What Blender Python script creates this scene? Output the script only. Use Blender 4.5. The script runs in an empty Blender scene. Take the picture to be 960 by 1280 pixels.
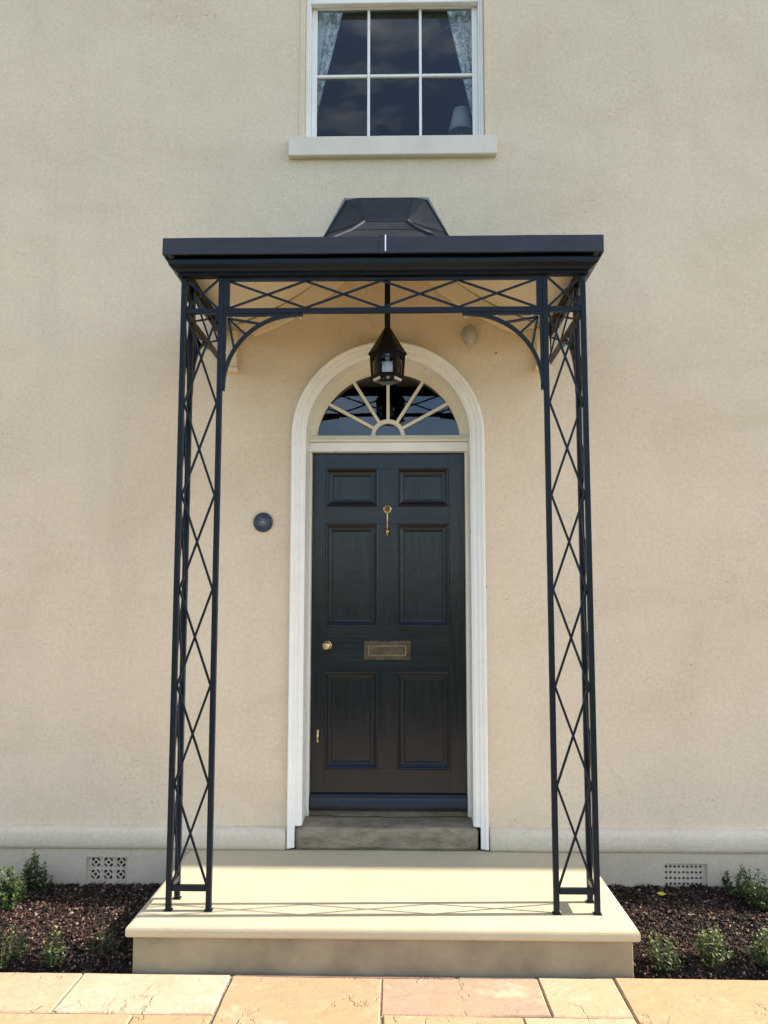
import bpy, bmesh, math, random
import numpy as np
from mathutils import Vector, Matrix, noise
random.seed(7)
rng = np.random.default_rng(7)
S = bpy.context.scene
COL = S.collection
PI = math.pi

# ------------------------------------------------------------------ camera
cam = bpy.data.cameras.new('camera'); co = bpy.data.objects.new('camera', cam); COL.objects.link(co)
yaw, pitch, roll, FPX = .0215, .0998, .0009, 1037.97
cy_, sy_, cp_, sp_ = math.cos(yaw), math.sin(yaw), math.cos(pitch), math.sin(pitch)
fw = Vector((-sy_*cp_, cy_*cp_, sp_)); rt = Vector((cy_, sy_, 0)); up = rt.cross(fw)
cr_, sr_ = math.cos(roll), math.sin(roll)
rt2 = rt*cr_ + up*sr_; up2 = -rt*sr_ + up*cr_
M_ = Matrix((rt2, up2, -fw)).transposed().to_4x4(); M_.translation = Vector((.0926, -4.8498, 1.4258))
co.matrix_world = M_
cam.sensor_fit = 'VERTICAL'; cam.sensor_height = 32; cam.lens = 32*FPX/1280
cam.clip_start = .05; cam.clip_end = 3000
S.camera = co

# ------------------------------------------------------------------ light
SUN_EL, SUN_AZ, SUN_STR, SKY_STR, EXPO = math.radians(37), math.radians(2.1), 4.0, .13, 1.42
S.view_settings.view_transform = 'Standard'; S.view_settings.look = 'None'
S.view_settings.exposure = EXPO; S.view_settings.gamma = 1
W = bpy.data.worlds.new('World'); S.world = W; W.use_nodes = True
nt = W.node_tree; N = nt.nodes; L = nt.links; N.clear()
wo = N.new('ShaderNodeOutputWorld'); bg = N.new('ShaderNodeBackground'); bg.inputs[1].default_value = SKY_STR
sky = N.new('ShaderNodeTexSky'); sky.sky_type = 'NISHITA'; sky.sun_disc = False
sky.sun_elevation = SUN_EL; sky.sun_rotation = math.radians(90) - SUN_AZ
sky.air_density = 1; sky.dust_density = .9; sky.ozone_density = 1.2
tc = N.new('ShaderNodeTexCoord')
mp = N.new('ShaderNodeMapping'); mp.inputs['Scale'].default_value = (1, 1, 2.2); L.new(tc.outputs['Generated'], mp.inputs[0])
n1 = N.new('ShaderNodeTexNoise'); n1.inputs['Scale'].default_value = 4.2; n1.inputs['Detail'].default_value = 8; n1.inputs['Roughness'].default_value = .58
L.new(mp.outputs[0], n1.inputs['Vector'])
rp = N.new('ShaderNodeValToRGB'); rp.color_ramp.elements[0].position = .50; rp.color_ramp.elements[1].position = .66
L.new(n1.outputs[0], rp.inputs[0])
sx = N.new('ShaderNodeSeparateXYZ'); L.new(tc.outputs['Generated'], sx.inputs[0])
mr = N.new('ShaderNodeMapRange'); mr.interpolation_type = 'SMOOTHSTEP'; L.new(sx.outputs[2], mr.inputs[0])
for i_, v_ in ((1, .12), (2, .5), (3, .25), (4, .9)): mr.inputs[i_].default_value = v_
mm = N.new('ShaderNodeMath'); mm.operation = 'MULTIPLY'; L.new(mr.outputs[0], mm.inputs[1]); L.new(rp.outputs[0], mm.inputs[0])
mx = N.new('ShaderNodeMix'); mx.data_type = 'RGBA'; L.new(mm.outputs[0], mx.inputs[0])
L.new(sky.outputs[0], mx.inputs[6]); mx.inputs[7].default_value = (7.0, 6.8, 6.7, 1)
L.new(mx.outputs[2], bg.inputs[0]); L.new(bg.outputs[0], wo.inputs[0])
sl = bpy.data.lights.new('sun', 'SUN'); sl.energy = SUN_STR; sl.angle = math.radians(.55); sl.color = (1, .94, .84)
so = bpy.data.objects.new('sun', sl); COL.objects.link(so); so.location = (8, 0, 9)
sd = Vector((math.cos(SUN_EL)*math.cos(SUN_AZ), math.cos(SUN_EL)*math.sin(SUN_AZ), math.sin(SUN_EL)))
so.rotation_euler = sd.to_track_quat('Z', 'Y').to_euler()

# ------------------------------------------------------------------ materials
def newmat(name):
    m = bpy.data.materials.new(name); m.use_nodes = True
    t = m.node_tree; b = t.nodes['Principled BSDF']
    return m, t, b
def add(t, ty, **kw):
    n = t.nodes.new(ty)
    for k, v in kw.items():
        if k in n.inputs: n.inputs[k].default_value = v
        else: setattr(n, k, v)
    return n
def coords(t, scale=(1, 1, 1), rot=(0, 0, 0)):
    c = t.nodes.new('ShaderNodeNewGeometry'); m = t.nodes.new('ShaderNodeMapping')
    m.inputs['Scale'].default_value = scale; m.inputs['Rotation'].default_value = rot
    t.links.new(c.outputs['Position'], m.inputs[0]); return m.outputs[0]
def noi(t, vec, scale, detail=4, rough=.55, dist=0):
    n = add(t, 'ShaderNodeTexNoise', Scale=scale, Detail=detail, Roughness=rough, Distortion=dist)
    t.links.new(vec, n.inputs['Vector']); return n.outputs[0]
def ramp(t, fac, stops):
    r = t.nodes.new('ShaderNodeValToRGB'); e = r.color_ramp.elements
    while len(e) < len(stops): e.new(.5)
    for i, (p, c) in enumerate(stops):
        e[i].position = p
        if not hasattr(c, '__len__'): c = (c, c, c)
        e[i].color = (*c, 1)
    t.links.new(fac, r.inputs[0]); return r.outputs[0]
def mixc(t, fac, a, b, mode='MIX'):
    m = t.nodes.new('ShaderNodeMix'); m.data_type = 'RGBA'; m.blend_type = mode
    for s, v in ((0, fac), (6, a), (7, b)):
        if isinstance(v, bpy.types.NodeSocket): t.links.new(v, m.inputs[s])
        elif s == 0: m.inputs[s].default_value = v
        else: m.inputs[s].default_value = (*v, 1)
    return m.outputs[2]
def mth(t, op, a, b=0, c=0):
    m = t.nodes.new('ShaderNodeMath'); m.operation = op
    for i, v in enumerate((a, b, c)):
        if isinstance(v, bpy.types.NodeSocket): t.links.new(v, m.inputs[i])
        else: m.inputs[i].default_value = v
    return m.outputs[0]
def bump(t, b, h, strength=.3, dist=.01, prev=None):
    n = add(t, 'ShaderNodeBump', Strength=strength, Distance=dist)
    t.links.new(h, n.inputs['Height'])
    if prev: t.links.new(prev, n.inputs['Normal'])
    t.links.new(n.outputs[0], b.inputs['Normal']); return n.outputs[0]
def simple(name, col, rough=.5, metal=0, var=.12, vs=14, bs=.15, bd=.002, coat=0, bscale=90, spec=.5):
    m, t, b = newmat(name); v = coords(t)
    f = noi(t, v, vs, 5, .6)
    c0 = tuple(x*(1-var) for x in col); c1 = tuple(min(1, x*(1+var)) for x in col)
    t.links.new(ramp(t, f, [(.3, c0), (.7, c1)]), b.inputs['Base Color'])
    b.inputs['Roughness'].default_value = rough; b.inputs['Metallic'].default_value = metal
    b.inputs['Coat Weight'].default_value = coat; b.inputs['Specular IOR Level'].default_value = spec
    t.links.new(ramp(t, noi(t, v, vs*1.7, 4), [(.3, max(.03, rough-.08)), (.7, min(1, rough+.1))]), b.inputs['Roughness'])
    if bs: bump(t, b, noi(t, v, bscale, 4), bs, bd)
    return m
MT = {}
# render (stucco)
def stucco(name, A, B, Cc, strength=.55):
    m, t, b = newmat(name); v = coords(t)
    big = noi(t, coords(t, (.55, 1, .9)), 1.5, 7, .68, .6)
    c = ramp(t, big, [(.32, A), (.5, B), (.68, Cc)])
    green = ramp(t, noi(t, coords(t, (1, 1, .7)), 2.1, 5, .6), [(.52, 0), (.7, 1)])
    c = mixc(t, mth(t, 'MULTIPLY', green, .22), c, (B[0]*.86, B[1]*.97, B[2]*.98))
    streak = ramp(t, noi(t, coords(t, (1.1, 1, .25)), 3.2, 5, .65), [(.5, 0), (.75, 1)])
    c = mixc(t, mth(t, 'MULTIPLY', streak, .11), c, (.36, .30, .20))
    fine = ramp(t, noi(t, v, 45, 5, .7), [(.3, .88), (.7, 1.08)])
    c = mixc(t, .8, c, fine, 'MULTIPLY')
    vo = add(t, 'ShaderNodeTexVoronoi', Scale=40.0, Randomness=1.0); 
    mpn = coords(t, (.75, 1, 1.25)); wn = add(t, 'ShaderNodeTexNoise', Scale=30.0, Detail=3.0)
    t.links.new(mpn, wn.inputs['Vector'])
    vv = t.nodes.new('ShaderNodeVectorMath'); vv.operation = 'MULTIPLY_ADD'
    t.links.new(wn.outputs[1], vv.inputs[0]); vv.inputs[1].default_value = (.035, .035, .035); t.links.new(mpn, vv.inputs[2])
    t.links.new(vv.outputs[0], vo.inputs['Vector'])
    pit = ramp(t, vo.outputs['Distance'], [(.04, 0), (.16, 1)])
    area = ramp(t, noi(t, v, 1.9, 4, .6), [(.45, 0), (.66, 1)])
    pitm = mth(t, 'MULTIPLY', mth(t, 'SUBTRACT', 1, pit), area)
    c = mixc(t, mth(t, 'MULTIPLY', pitm, .20), c, (.16, .13, .09))
    sp_ = t.nodes.new('ShaderNodeSeparateXYZ'); gp = t.nodes.new('ShaderNodeNewGeometry'); t.links.new(gp.outputs['Position'], sp_.inputs[0])
    if name == 'painted_plinth':
        dn = mth(t, 'ADD', sp_.outputs[2], mth(t, 'MULTIPLY', noi(t, coords(t, (1, 1, 1)), 16, 6, .7), .16))
        c = mixc(t, mth(t, 'MULTIPLY', ramp(t, mth(t, 'ADD', dn, .5), [(.34, 1), (.42, 0)]), .6), c, (.10, .075, .05))
    hair = ramp(t, mth(t, 'ABSOLUTE', mth(t, 'SUBTRACT', noi(t, coords(t, (1, 1, .8)), .9, 5, .62, .9), .5)), [(0, 1), (.0022, 0)])
    hm = mth(t, 'MULTIPLY', hair, ramp(t, noi(t, v, 1.7, 3), [(.52, 0), (.6, 1)]))
    c = mixc(t, mth(t, 'MULTIPLY', hm, .13), c, (.25, .19, .12))
    t.links.new(c, b.inputs['Base Color']); b.inputs['Roughness'].default_value = .93; b.inputs['Specular IOR Level'].default_value = .25
    h = mth(t, 'ADD', mth(t, 'MULTIPLY', noi(t, v, 75, 6, .7), .6), mth(t, 'MULTIPLY', pitm, -.65))
    h = mth(t, 'ADD', h, mth(t, 'MULTIPLY', noi(t, v, 9, 4), .5))
    bump(t, b, h, strength, .008)
    return m
MT['wall'] = stucco('painted_render', (.70, .562, .40), (.755, .62, .455), (.79, .65, .475), 1.0)
MT['moulding'] = stucco('painted_plinth_moulding', (.64, .54, .40), (.69, .59, .45), (.73, .63, .48), .9)
MT['plinth'] = stucco('painted_plinth', (.50, .415, .30), (.56, .47, .345), (.60, .50, .37), .6)
MT['white'] = simple('white_gloss_paint', (.84, .82, .77), .32, var=.04, vs=6, bs=.12, bscale=40)
MT['offwhite'] = simple('off_white_paint', (.76, .72, .60), .42, var=.06, vs=5, bs=.2, bscale=35)
MT['sill'] = simple('painted_sill', (.73, .65, .54), .6, var=.06, vs=7, bs=.3, bscale=50)
MT['ceiling'] = simple('cream_ceiling_paint', (.74, .65, .48), .6, var=.04, vs=3, bs=.08)
MT['iron'] = simple('blue_grey_iron_paint', (.0045, .010, .018), .34, var=.15, vs=12, bs=.2, bscale=120, spec=.22)
MT['dark_iron'] = simple('black_iron_paint', (.003, .003, .0035), .5, var=.2, vs=30, bs=.25, bscale=120, spec=.18)
MT['zinc'] = simple('bare_zinc', (.62, .63, .64), .35, metal=.9, var=.1, bs=.05)
MT['brass'] = simple('brass', (.58, .44, .24), .26, metal=1, var=.18, vs=40, bs=.15, bscale=160)
MT['old_brass'] = simple('tarnished_brass', (.095, .075, .052), .42, metal=.85, var=.4, vs=22, bs=.4, bscale=120)
MT['dull_brass'] = simple('blackened_brass', (.06, .06, .04), .5, metal=.6, var=.4, vs=60, bs=.3)
MT['china'] = simple('white_china', (.78, .78, .76), .15, var=.02, bs=0)
MT['bell'] = simple('bell_enamel', (.022, .034, .06), .25, var=.2, vs=60, bs=.1)
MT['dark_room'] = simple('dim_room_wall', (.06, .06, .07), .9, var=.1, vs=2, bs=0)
MT['frosted'] = simple('frosted_bulb_glass', (.72, .74, .78), .2, var=.03, bs=0)
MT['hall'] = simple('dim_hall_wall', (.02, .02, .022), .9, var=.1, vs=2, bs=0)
MT['shade'] = simple('lamp_shade_cloth', (.50, .52, .58), .8, var=.05, vs=30, bs=.1)
# lead
m, t, b = newmat('lead_sheet'); v = coords(t)
c = ramp(t, noi(t, coords(t, (1, 1, 3)), 5, 6, .65), [(.3, (.009, .012, .018)), (.7, (.020, .024, .032))])
t.links.new(c, b.inputs['Base Color']); t.links.new(ramp(t, noi(t, v, 9, 5), [(.3, .3), (.7, .52)]), b.inputs['Roughness'])
b.inputs['Metallic'].default_value = .25
bump(t, b, noi(t, coords(t, (1, 1, 2)), 12, 4), .35, .012); MT['lead'] = m
m, t, b = newmat('black_fascia_lead'); v = coords(t)
c = ramp(t, noi(t, coords(t, (.8, 1, 5)), 6, 6, .65), [(.3, (.008, .009, .015)), (.7, (.024, .025, .034))])
t.links.new(c, b.inputs['Base Color']); t.links.new(ramp(t, noi(t, v, 7, 5), [(.3, .3), (.7, .5)]), b.inputs['Roughness'])
bump(t, b, noi(t, coords(t, (1, 1, 1.6)), 9, 4), .4, .012); MT['fascia'] = m
MT['dull_lead'] = simple('dull_lead_roll', (.022, .026, .034), .62, var=.2, vs=9, bs=.3, spec=.25)
# door paint: old gloss with brush and grain
def doorpaint(name, vert):
    m, t, b = newmat(name)
    g = coords(t, (22, 6, 1.2) if vert else (1.2, 6, 22)); v = coords(t)
    c = ramp(t, noi(t, v, 5, 6, .6), [(.3, (.0028, .0058, .011)), (.7, (.0048, .0088, .016))])
    crack = ramp(t, noi(t, coords(t, (14, 4, 1.0) if vert else (1.3, 4, 30)), 3, 6, .7), [(.66, 0), (.72, 1)])
    c = mixc(t, mth(t, 'MULTIPLY', crack, .5), c, (.002, .003, .004))
    t.links.new(c, b.inputs['Base Color'])
    t.links.new(ramp(t, noi(t, g, 3, 5), [(.3, .13), (.75, .27)]), b.inputs['Roughness'])
    b.inputs['Specular IOR Level'].default_value = .42
    h = mth(t, 'ADD', mth(t, 'MULTIPLY', noi(t, g, 5, 6, .65), .5), mth(t, 'MULTIPLY', noi(t, v, 11, 4), .8))
    bump(t, b, mth(t, 'SUBTRACT', h, mth(t, 'MULTIPLY', crack, .4)), .22, .004)
    return m
MT['door_v'] = doorpaint('navy_door_gloss_upright', True)
MT['door_h'] = doorpaint('navy_door_gloss_level', False)
# limestone platform
m, t, b = newmat('pale_limestone'); v = coords(t)
c = ramp(t, noi(t, v, 2.5, 6, .6), [(.3, (.465, .395, .255)), (.7, (.52, .45, .30))])
sp = ramp(t, noi(t, coords(t, (1, 1.4, 1.5)), 5, 7, .74), [(.56, 0), (.72, 1)])
c = mixc(t, mth(t, 'MULTIPLY', sp, .5), c, (.33, .26, .17))
c = mixc(t, .7, c, ramp(t, noi(t, v, 120, 3), [(.3, .9), (.7, 1.05)]), 'MULTIPLY')
t.links.new(c, b.inputs['Base Color']); b.inputs['Roughness'].default_value = .8
bump(t, b, noi(t, v, 60, 5), .2, .004); MT['limestone'] = m
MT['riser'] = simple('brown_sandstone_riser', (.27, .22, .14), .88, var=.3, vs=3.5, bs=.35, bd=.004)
# old doorstep
m, t, b = newmat('worn_doorstep_stone'); v = coords(t)
c = ramp(t, noi(t, coords(t, (1, 1, 2.5)), 9, 7, .68), [(.28, (.13, .098, .058)), (.5, (.245, .20, .135)), (.72, (.36, .30, .205))])
lich = ramp(t, noi(t, v, 17, 5, .7), [(.58, 0), (.68, 1)])
c = mixc(t, mth(t, 'MULTIPLY', lich, .35), c, (.22, .24, .16))
t.links.new(c, b.inputs['Base Color']); b.inputs['Roughness'].default_value = .85
h = mth(t, 'ADD', mth(t, 'MULTIPLY', noi(t, coords(t, (1, 1, 3)), 14, 7, .7), 1.0), mth(t, 'MULTIPLY', noi(t, v, 60, 4), .4))
bump(t, b, h, .7, .012); MT['step'] = m
# sandstone flags: colour comes per slab
m, t, b = newmat('sandstone_flag'); v = coords(t)
oi = t.nodes.new('ShaderNodeObjectInfo')
vec = t.nodes.new('ShaderNodeVectorMath'); vec.operation = 'MULTIPLY_ADD'
t.links.new(oi.outputs['Random'], vec.inputs[1]); vec.inputs[0].default_value = (9, 7, 5); t.links.new(v, vec.inputs[2]); vs_ = vec.outputs[0]
w1 = noi(t, vs_, 2.2, 5, .6, 1.2)
band = add(t, 'ShaderNodeTexWave', Scale=1.6, Distortion=9.0, Detail=3.0); band.inputs['Detail Scale'].default_value = 1.4
t.links.new(vs_, band.inputs['Vector'])
c = mixc(t, mth(t, 'MULTIPLY', ramp(t, w1, [(.4, 0), (.7, 1)]), .45), oi.outputs['Color'], (.52, .27, .12))
c = mixc(t, mth(t, 'MULTIPLY', ramp(t, noi(t, vs_, 3.7, 6, .7), [(.55, 0), (.7, 1)]), .5), c, (.66, .55, .38))
fl = ramp(t, mth(t, 'ABSOLUTE', mth(t, 'SUBTRACT', noi(t, coords(t, (1.5, .7, 1), (0, 0, .5)), 2.4, 5, .6, .6), .5)), [(.0, 1), (.012, 0)])
flm = mth(t, 'MULTIPLY', fl, ramp(t, noi(t, vs_, 4, 3), [(.5, 0), (.6, 1)]))
c = mixc(t, mth(t, 'MULTIPLY', flm, .30), c, (.22, .14, .08))
c = mixc(t, .7, c, ramp(t, noi(t, v, 70, 4, .7), [(.3, .86), (.7, 1.08)]), 'MULTIPLY')
t.links.new(c, b.inputs['Base Color']); b.inputs['Roughness'].default_value = .78
h = mth(t, 'ADD', mth(t, 'MULTIPLY', noi(t, coords(t, (1, 2.4, 1)), 7, 6, .62, .5), 1.2), mth(t, 'MULTIPLY', flm, -.4))
bump(t, b, h, .85, .014); MT['flag'] = m
MT['mortar'] = simple('mortar_and_dirt', (.27, .20, .13), .95, var=.3, vs=20, bs=.6, bd=.01)
m, t, b = newmat('soil'); v = coords(t)
t.links.new(ramp(t, noi(t, v, 25, 6, .7), [(.3, (.010, .007, .005)), (.7, (.035, .022, .015))]), b.inputs['Base Color'])
b.inputs['Roughness'].default_value = .95; bump(t, b, noi(t, v, 50, 6, .7), .9, .02); MT['soil'] = m
def island(name, stops, rough=.8, spec=.5, trans=False, nz=0):
    m, t, b = newmat(name); g = t.nodes.new('ShaderNodeNewGeometry')
    c = ramp(t, g.outputs['Random Per Island'], stops)
    t.links.new(c, b.inputs['Base Color']); b.inputs['Roughness'].default_value = rough
    b.inputs['Specular IOR Level'].default_value = spec
    if trans:
        tr = t.nodes.new('ShaderNodeBsdfTranslucent'); ms = t.nodes.new('ShaderNodeMixShader'); ms.inputs[0].default_value = .3
        t.links.new(mixc(t, .6, c, (.16, .22, .03)), tr.inputs[0]); t.links.new(b.outputs[0], ms.inputs[1]); t.links.new(tr.outputs[0], ms.inputs[2])
        t.links.new(ms.outputs[0], t.nodes['Material Output'].inputs[0])
    return m
MT['bark'] = island('bark_chips', [(0, (.005, .003, .003)), (.5, (.020, .011, .008)), (.78, (.070, .036, .024)), (.94, (.16, .085, .052)), (1, (.34, .24, .17))], .85, .3)
MT['leaf'] = island('shrub_leaves', [(0, (.008, .022, .008)), (.5, (.024, .058, .019)), (.82, (.060, .115, .036)), (1, (.20, .26, .11))], .36, .5, True)
MT['leaf_fresh'] = island('fresh_tip_leaves', [(0, (.10, .17, .04)), (1, (.24, .27, .07))], .4, .5, True)
MT['stem'] = simple('shrub_stem', (.09, .06, .035), .8, var=.3, vs=60)
MT['yellow_leaf'] = simple('yellow_leaf', (.62, .55, .05), .5, var=.15, vs=60, bs=.1)
MT['lawn'] = simple('lawn_grass', (.050, .068, .026), .9, var=.35, vs=6, bs=.6, bd=.03, bscale=30)
MT['hedge'] = simple('distant_foliage', (.026, .034, .018), .95, var=.5, vs=1.2, bs=.8, bd=.2, bscale=6)
MT['trunk'] = simple('tree_bark', (.09, .07, .05), .9, var=.3, vs=8)
MT['carpet'] = simple('dark_floor', (.03, .025, .02), .8, var=.2, bs=0)
# glass: thin clear pane, reflection by Fresnel
def glassmat(name, tint=(.93, .96, .97), rough=0, ior=1.5, wav=.06):
    m, t, b = newmat(name); t.nodes.remove(b)
    fr = add(t, 'ShaderNodeFresnel', IOR=ior); gl = add(t, 'ShaderNodeBsdfGlossy', Roughness=rough)
    tr = t.nodes.new('ShaderNodeBsdfTransparent'); tr.inputs[0].default_value = (*tint, 1)
    ms = t.nodes.new('ShaderNodeMixShader')
    bn = add(t, 'ShaderNodeBump', Strength=wav, Distance=.01); t.links.new(noi(t, coords(t, (1, 1, .7)), 5, 2), bn.inputs['Height'])
    t.links.new(bn.outputs[0], gl.inputs['Normal']); t.links.new(fr.outputs[0], ms.inputs[0])
    t.links.new(tr.outputs[0], ms.inputs[1]); t.links.new(gl.outputs[0], ms.inputs[2])
    t.links.new(ms.outputs[0], t.nodes['Material Output'].inputs[0]); return m
MT['glass'] = glassmat('old_window_glass', (.95, .97, .98), 0, 1.40)
MT['fan_glass'] = glassmat('fanlight_glass', (.5, .54, .6), 0, 1.75, .04)
MT['lantern_glass'] = glassmat('lantern_glass', (.92, .94, .96), .02, 1.6, .2)
# curtain
m, t, b = newmat('patterned_curtain'); v = coords(t, (1, 1, 1))
vo = add(t, 'ShaderNodeTexVoronoi', Scale=14.0); 
nn = add(t, 'ShaderNodeTexNoise', Scale=9.0, Detail=3.0, Distortion=2.5); t.links.new(v, nn.inputs['Vector'])
f = ramp(t, nn.outputs[0], [(.47, 0), (.50, 1), (.56, 1), (.59, 0)])
t.links.new(mixc(t, mth(t, 'MULTIPLY', f, .75), (.84, .85, .84), (.22, .26, .27)), b.inputs['Base Color']); b.inputs['Roughness'].default_value = .9
MT['curtain_pattern'] = m
MT['curtain'] = simple('curtain_lining', (.84, .86, .88), .9, var=.04, bs=.1)

# ------------------------------------------------------------------ helpers
def tag(o, label=None, cat=None, group=None, kind=None):
    if label: o['label'] = label
    if cat: o['category'] = cat
    if group: o['group'] = group
    if kind: o['kind'] = kind
    return o
def empty(name, loc=(0, 0, 0), label=None, cat=None, group=None):
    o = bpy.data.objects.new(name, None); o.empty_display_size = .1; COL.objects.link(o); o.location = loc
    return tag(o, label, cat, group)
def link(name, me, mat=None, parent=None, smooth=False, bev=0, seg=2, ang=35):
    o = bpy.data.objects.new(name, me); COL.objects.link(o)
    if mat is not None and not me.materials: me.materials.append(MT[mat] if isinstance(mat, str) else mat)
    if parent is not None:
        o.parent = parent
        p = Vector((0, 0, 0)); q = parent
        while q: p += q.location; q = q.parent
        o.location = -p                       # meshes are given in world coordinates
    if smooth: me.polygons.foreach_set('use_smooth', [True]*len(me.polygons))
    if bev:
        md = o.modifiers.new('bevel', 'BEVEL'); md.width = bev; md.segments = seg; md.limit_method = 'ANGLE'; md.angle_limit = math.radians(ang)
    return o
class MB:
    def __init__(s): s.v = []; s.f = []
    def add(s, vs, fs):
        n = len(s.v); s.v += [tuple(v) for v in vs]; s.f += [tuple(i+n for i in f) for f in fs]; return s
    def box(s, x0, x1, y0, y1, z0, z1):
        x0, x1 = sorted((x0, x1)); y0, y1 = sorted((y0, y1)); z0, z1 = sorted((z0, z1))
        return s.add([(x, y, z) for z in (z0, z1) for y in (y0, y1) for x in (x0, x1)],
                     [(0, 2, 3, 1), (4, 5, 7, 6), (0, 1, 5, 4), (2, 6, 7, 3), (0, 4, 6, 2), (1, 3, 7, 5)])
    def bar(s, p, q, w, d, side=(0, 1, 0)):      # rectangular bar, d along side, w across
        p, q = Vector(p), Vector(q); a = (q-p).normalized(); sd_ = Vector(side); n = a.cross(sd_).normalized(); sd_ = n.cross(a).normalized()
        vs = [c + n*i*w/2 + sd_*j*d/2 for c in (p, q) for (i, j) in ((-1, -1), (1, -1), (1, 1), (-1, 1))]
        return s.add(vs, [(0, 1, 2, 3), (7, 6, 5, 4), (0, 4, 5, 1), (1, 5, 6, 2), (2, 6, 7, 3), (3, 7, 4, 0)])
    def tube(s, pts, r, n=10, caps=True):
        pts = [Vector(p) for p in pts]; rs = r if hasattr(r, '__len__') else [r]*len(pts)
        ring = []; ref = None
        for i, p in enumerate(pts):
            a = (pts[min(i+1, len(pts)-1)] - pts[max(i-1, 0)]).normalized()
            if ref is None: ref = Vector((1, 0, 0)) if abs(a.x) < .9 else Vector((0, 1, 0))
            u_ = a.cross(ref).normalized(); ref = u_.cross(a).normalized(); w_ = ref
            ring.append([p + (u_*math.cos(2*PI*k/n) + w_*math.sin(2*PI*k/n))*rs[i] for k in range(n)])
        vs = [q for r_ in ring for q in r_]; fs = []
        for i in range(len(pts)-1):
            for k in range(n):
                fs.append((i*n+k, i*n+(k+1) % n, (i+1)*n+(k+1) % n, (i+1)*n+k))
        if caps: fs += [tuple(range(n))[::-1], tuple((len(pts)-1)*n+k for k in range(n))]
        return s.add(vs, fs)
    def lathe(s, c, prof, n=24, axis='z'):       # prof: (r, h)
        c = Vector(c); vs = []
        for r, h in prof:
            for k in range(n):
                a = 2*PI*k/n; u_, v_ = r*math.cos(a), r*math.sin(a)
                vs.append(c + (Vector((u_, v_, h)) if axis == 'z' else Vector((u_, -h, v_))))
        fs = [(i*n+k, i*n+(k+1) % n, (i+1)*n+(k+1) % n, (i+1)*n+k) for i in range(len(prof)-1) for k in range(n)]
        fs += [tuple(range(n))[::-1], tuple((len(prof)-1)*n+k for k in range(n))]
        return s.add(vs, fs)
    def mesh(s, name='m'):
        me = bpy.data.meshes.new(name); me.from_pydata(s.v, [], s.f)
        bm = bmesh.new(); bm.from_mesh(me); bmesh.ops.recalc_face_normals(bm, faces=bm.faces); bm.to_mesh(me); bm.free()
        return me
    def build(s, name, mat, parent=None, **k): return link(name, s.mesh(name), mat, parent, **k)
def flat_mesh(loops, y0, y1, name='plate', off=(0, 0)):
    """Outline with holes in the x-z plane, made solid between y0 and y1."""
    cu = bpy.data.curves.new('tmp', 'CURVE'); cu.dimensions = '2D'; cu.fill_mode = 'BOTH'; cu.extrude = abs(y1-y0)/2
    for lp in loops:
        sp = cu.splines.new('POLY'); sp.points.add(len(lp)-1); sp.use_cyclic_u = True
        for i, (x, z) in enumerate(lp): sp.points[i].co = (x, z, 0, 1)
    o = bpy.data.objects.new('tmp', cu); COL.objects.link(o); bpy.context.view_layer.update()
    me = bpy.data.meshes.new_from_object(o.evaluated_get(bpy.context.evaluated_depsgraph_get()))
    bpy.data.objects.remove(o); bpy.data.curves.remove(cu); me.name = name; me.materials.clear()
    ym = (y0+y1)/2
    for v in me.vertices:
        x, z, d = v.co; v.co = (x+off[0], ym-d, z+off[1])
    bm = bmesh.new(); bm.from_mesh(me); bmesh.ops.remove_doubles(bm, verts=bm.verts, dist=1e-5); bmesh.ops.recalc_face_normals(bm, faces=bm.faces)
    bm.to_mesh(me); bm.free()
    return me
def rect(x0, x1, z0, z1): return [(x0, z0), (x1, z0), (x1, z1), (x0, z1)]
def archloop(cx, r, zc, zb, n=48):
    return [(cx-r, zb)] + [(cx+r*math.cos(PI-PI*i/n), zc+r*math.sin(PI*i/n)) for i in range(n+1)] + [(cx+r, zb)]
def sweep_arch(cx, zc, zb, prof, name, n=56):
    """Closed profile [(radius, y)] swept up one jamb, round the arch and down the other."""
    st = [(-1, 0, zb)] + [(-1, 0, zb + (zc-zb)*k/6) for k in range(1, 6)]
    st += [(math.cos(PI-PI*i/n), math.sin(PI*i/n), zc) for i in range(n+1)]
    st += [(1, 0, zb + (zc-zb)*k/6) for k in range(5, 0, -1)] + [(1, 0, zb)]
    k = len(prof); vs = []; fs = []
    for (a, b_, z) in st:
        for r, y in prof: vs.append((cx+a*r, y, z+b_*r))
    for i in range(len(st)-1):
        for j in range(k): fs.append((i*k+j, i*k+(j+1) % k, (i+1)*k+(j+1) % k, (i+1)*k+j))
    fs += [tuple(range(k)), tuple((len(st)-1)*k+j for j in range(k))[::-1]]
    return MB().add(vs, fs)

# ------------------------------------------------------------------ the setting
GZ = -.2                                   # level of the paving
g = MB(); n_ = 24; R_ = 2500
g.add([(-R_, -R_, GZ-.16), (R_, -R_, GZ-.16), (R_, R_, GZ-.16), (-R_, R_, GZ-.16)], [(0, 1, 2, 3)])
tag(g.build('ground', 'lawn'), kind='structure')
# distant rise opposite the house (seen only mirrored in door and panes)
hv = []; hf = []; hn = 120
for i in range(hn):
    a = 2*PI*i/hn; R1 = 260
    hh = 5 + 5*noise.noise(Vector((math.cos(a)*2.2, math.sin(a)*2.2, 3)))
    for rr, zz in ((R1-60, GZ-.3), (R1, max(2, hh)), (R1+160, max(3, hh*1.2)), (R1+260, GZ-.3)): hv.append((math.cos(a)*rr, math.sin(a)*rr, zz))
for i in range(hn):
    for k in range(3): hf.append((i*4+k, ((i+1) % hn)*4+k, ((i+1) % hn)*4+k+1, i*4+k+1))
tag(MB().add(hv, hf).build('hills', 'hedge', smooth=True), kind='structure')

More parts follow.
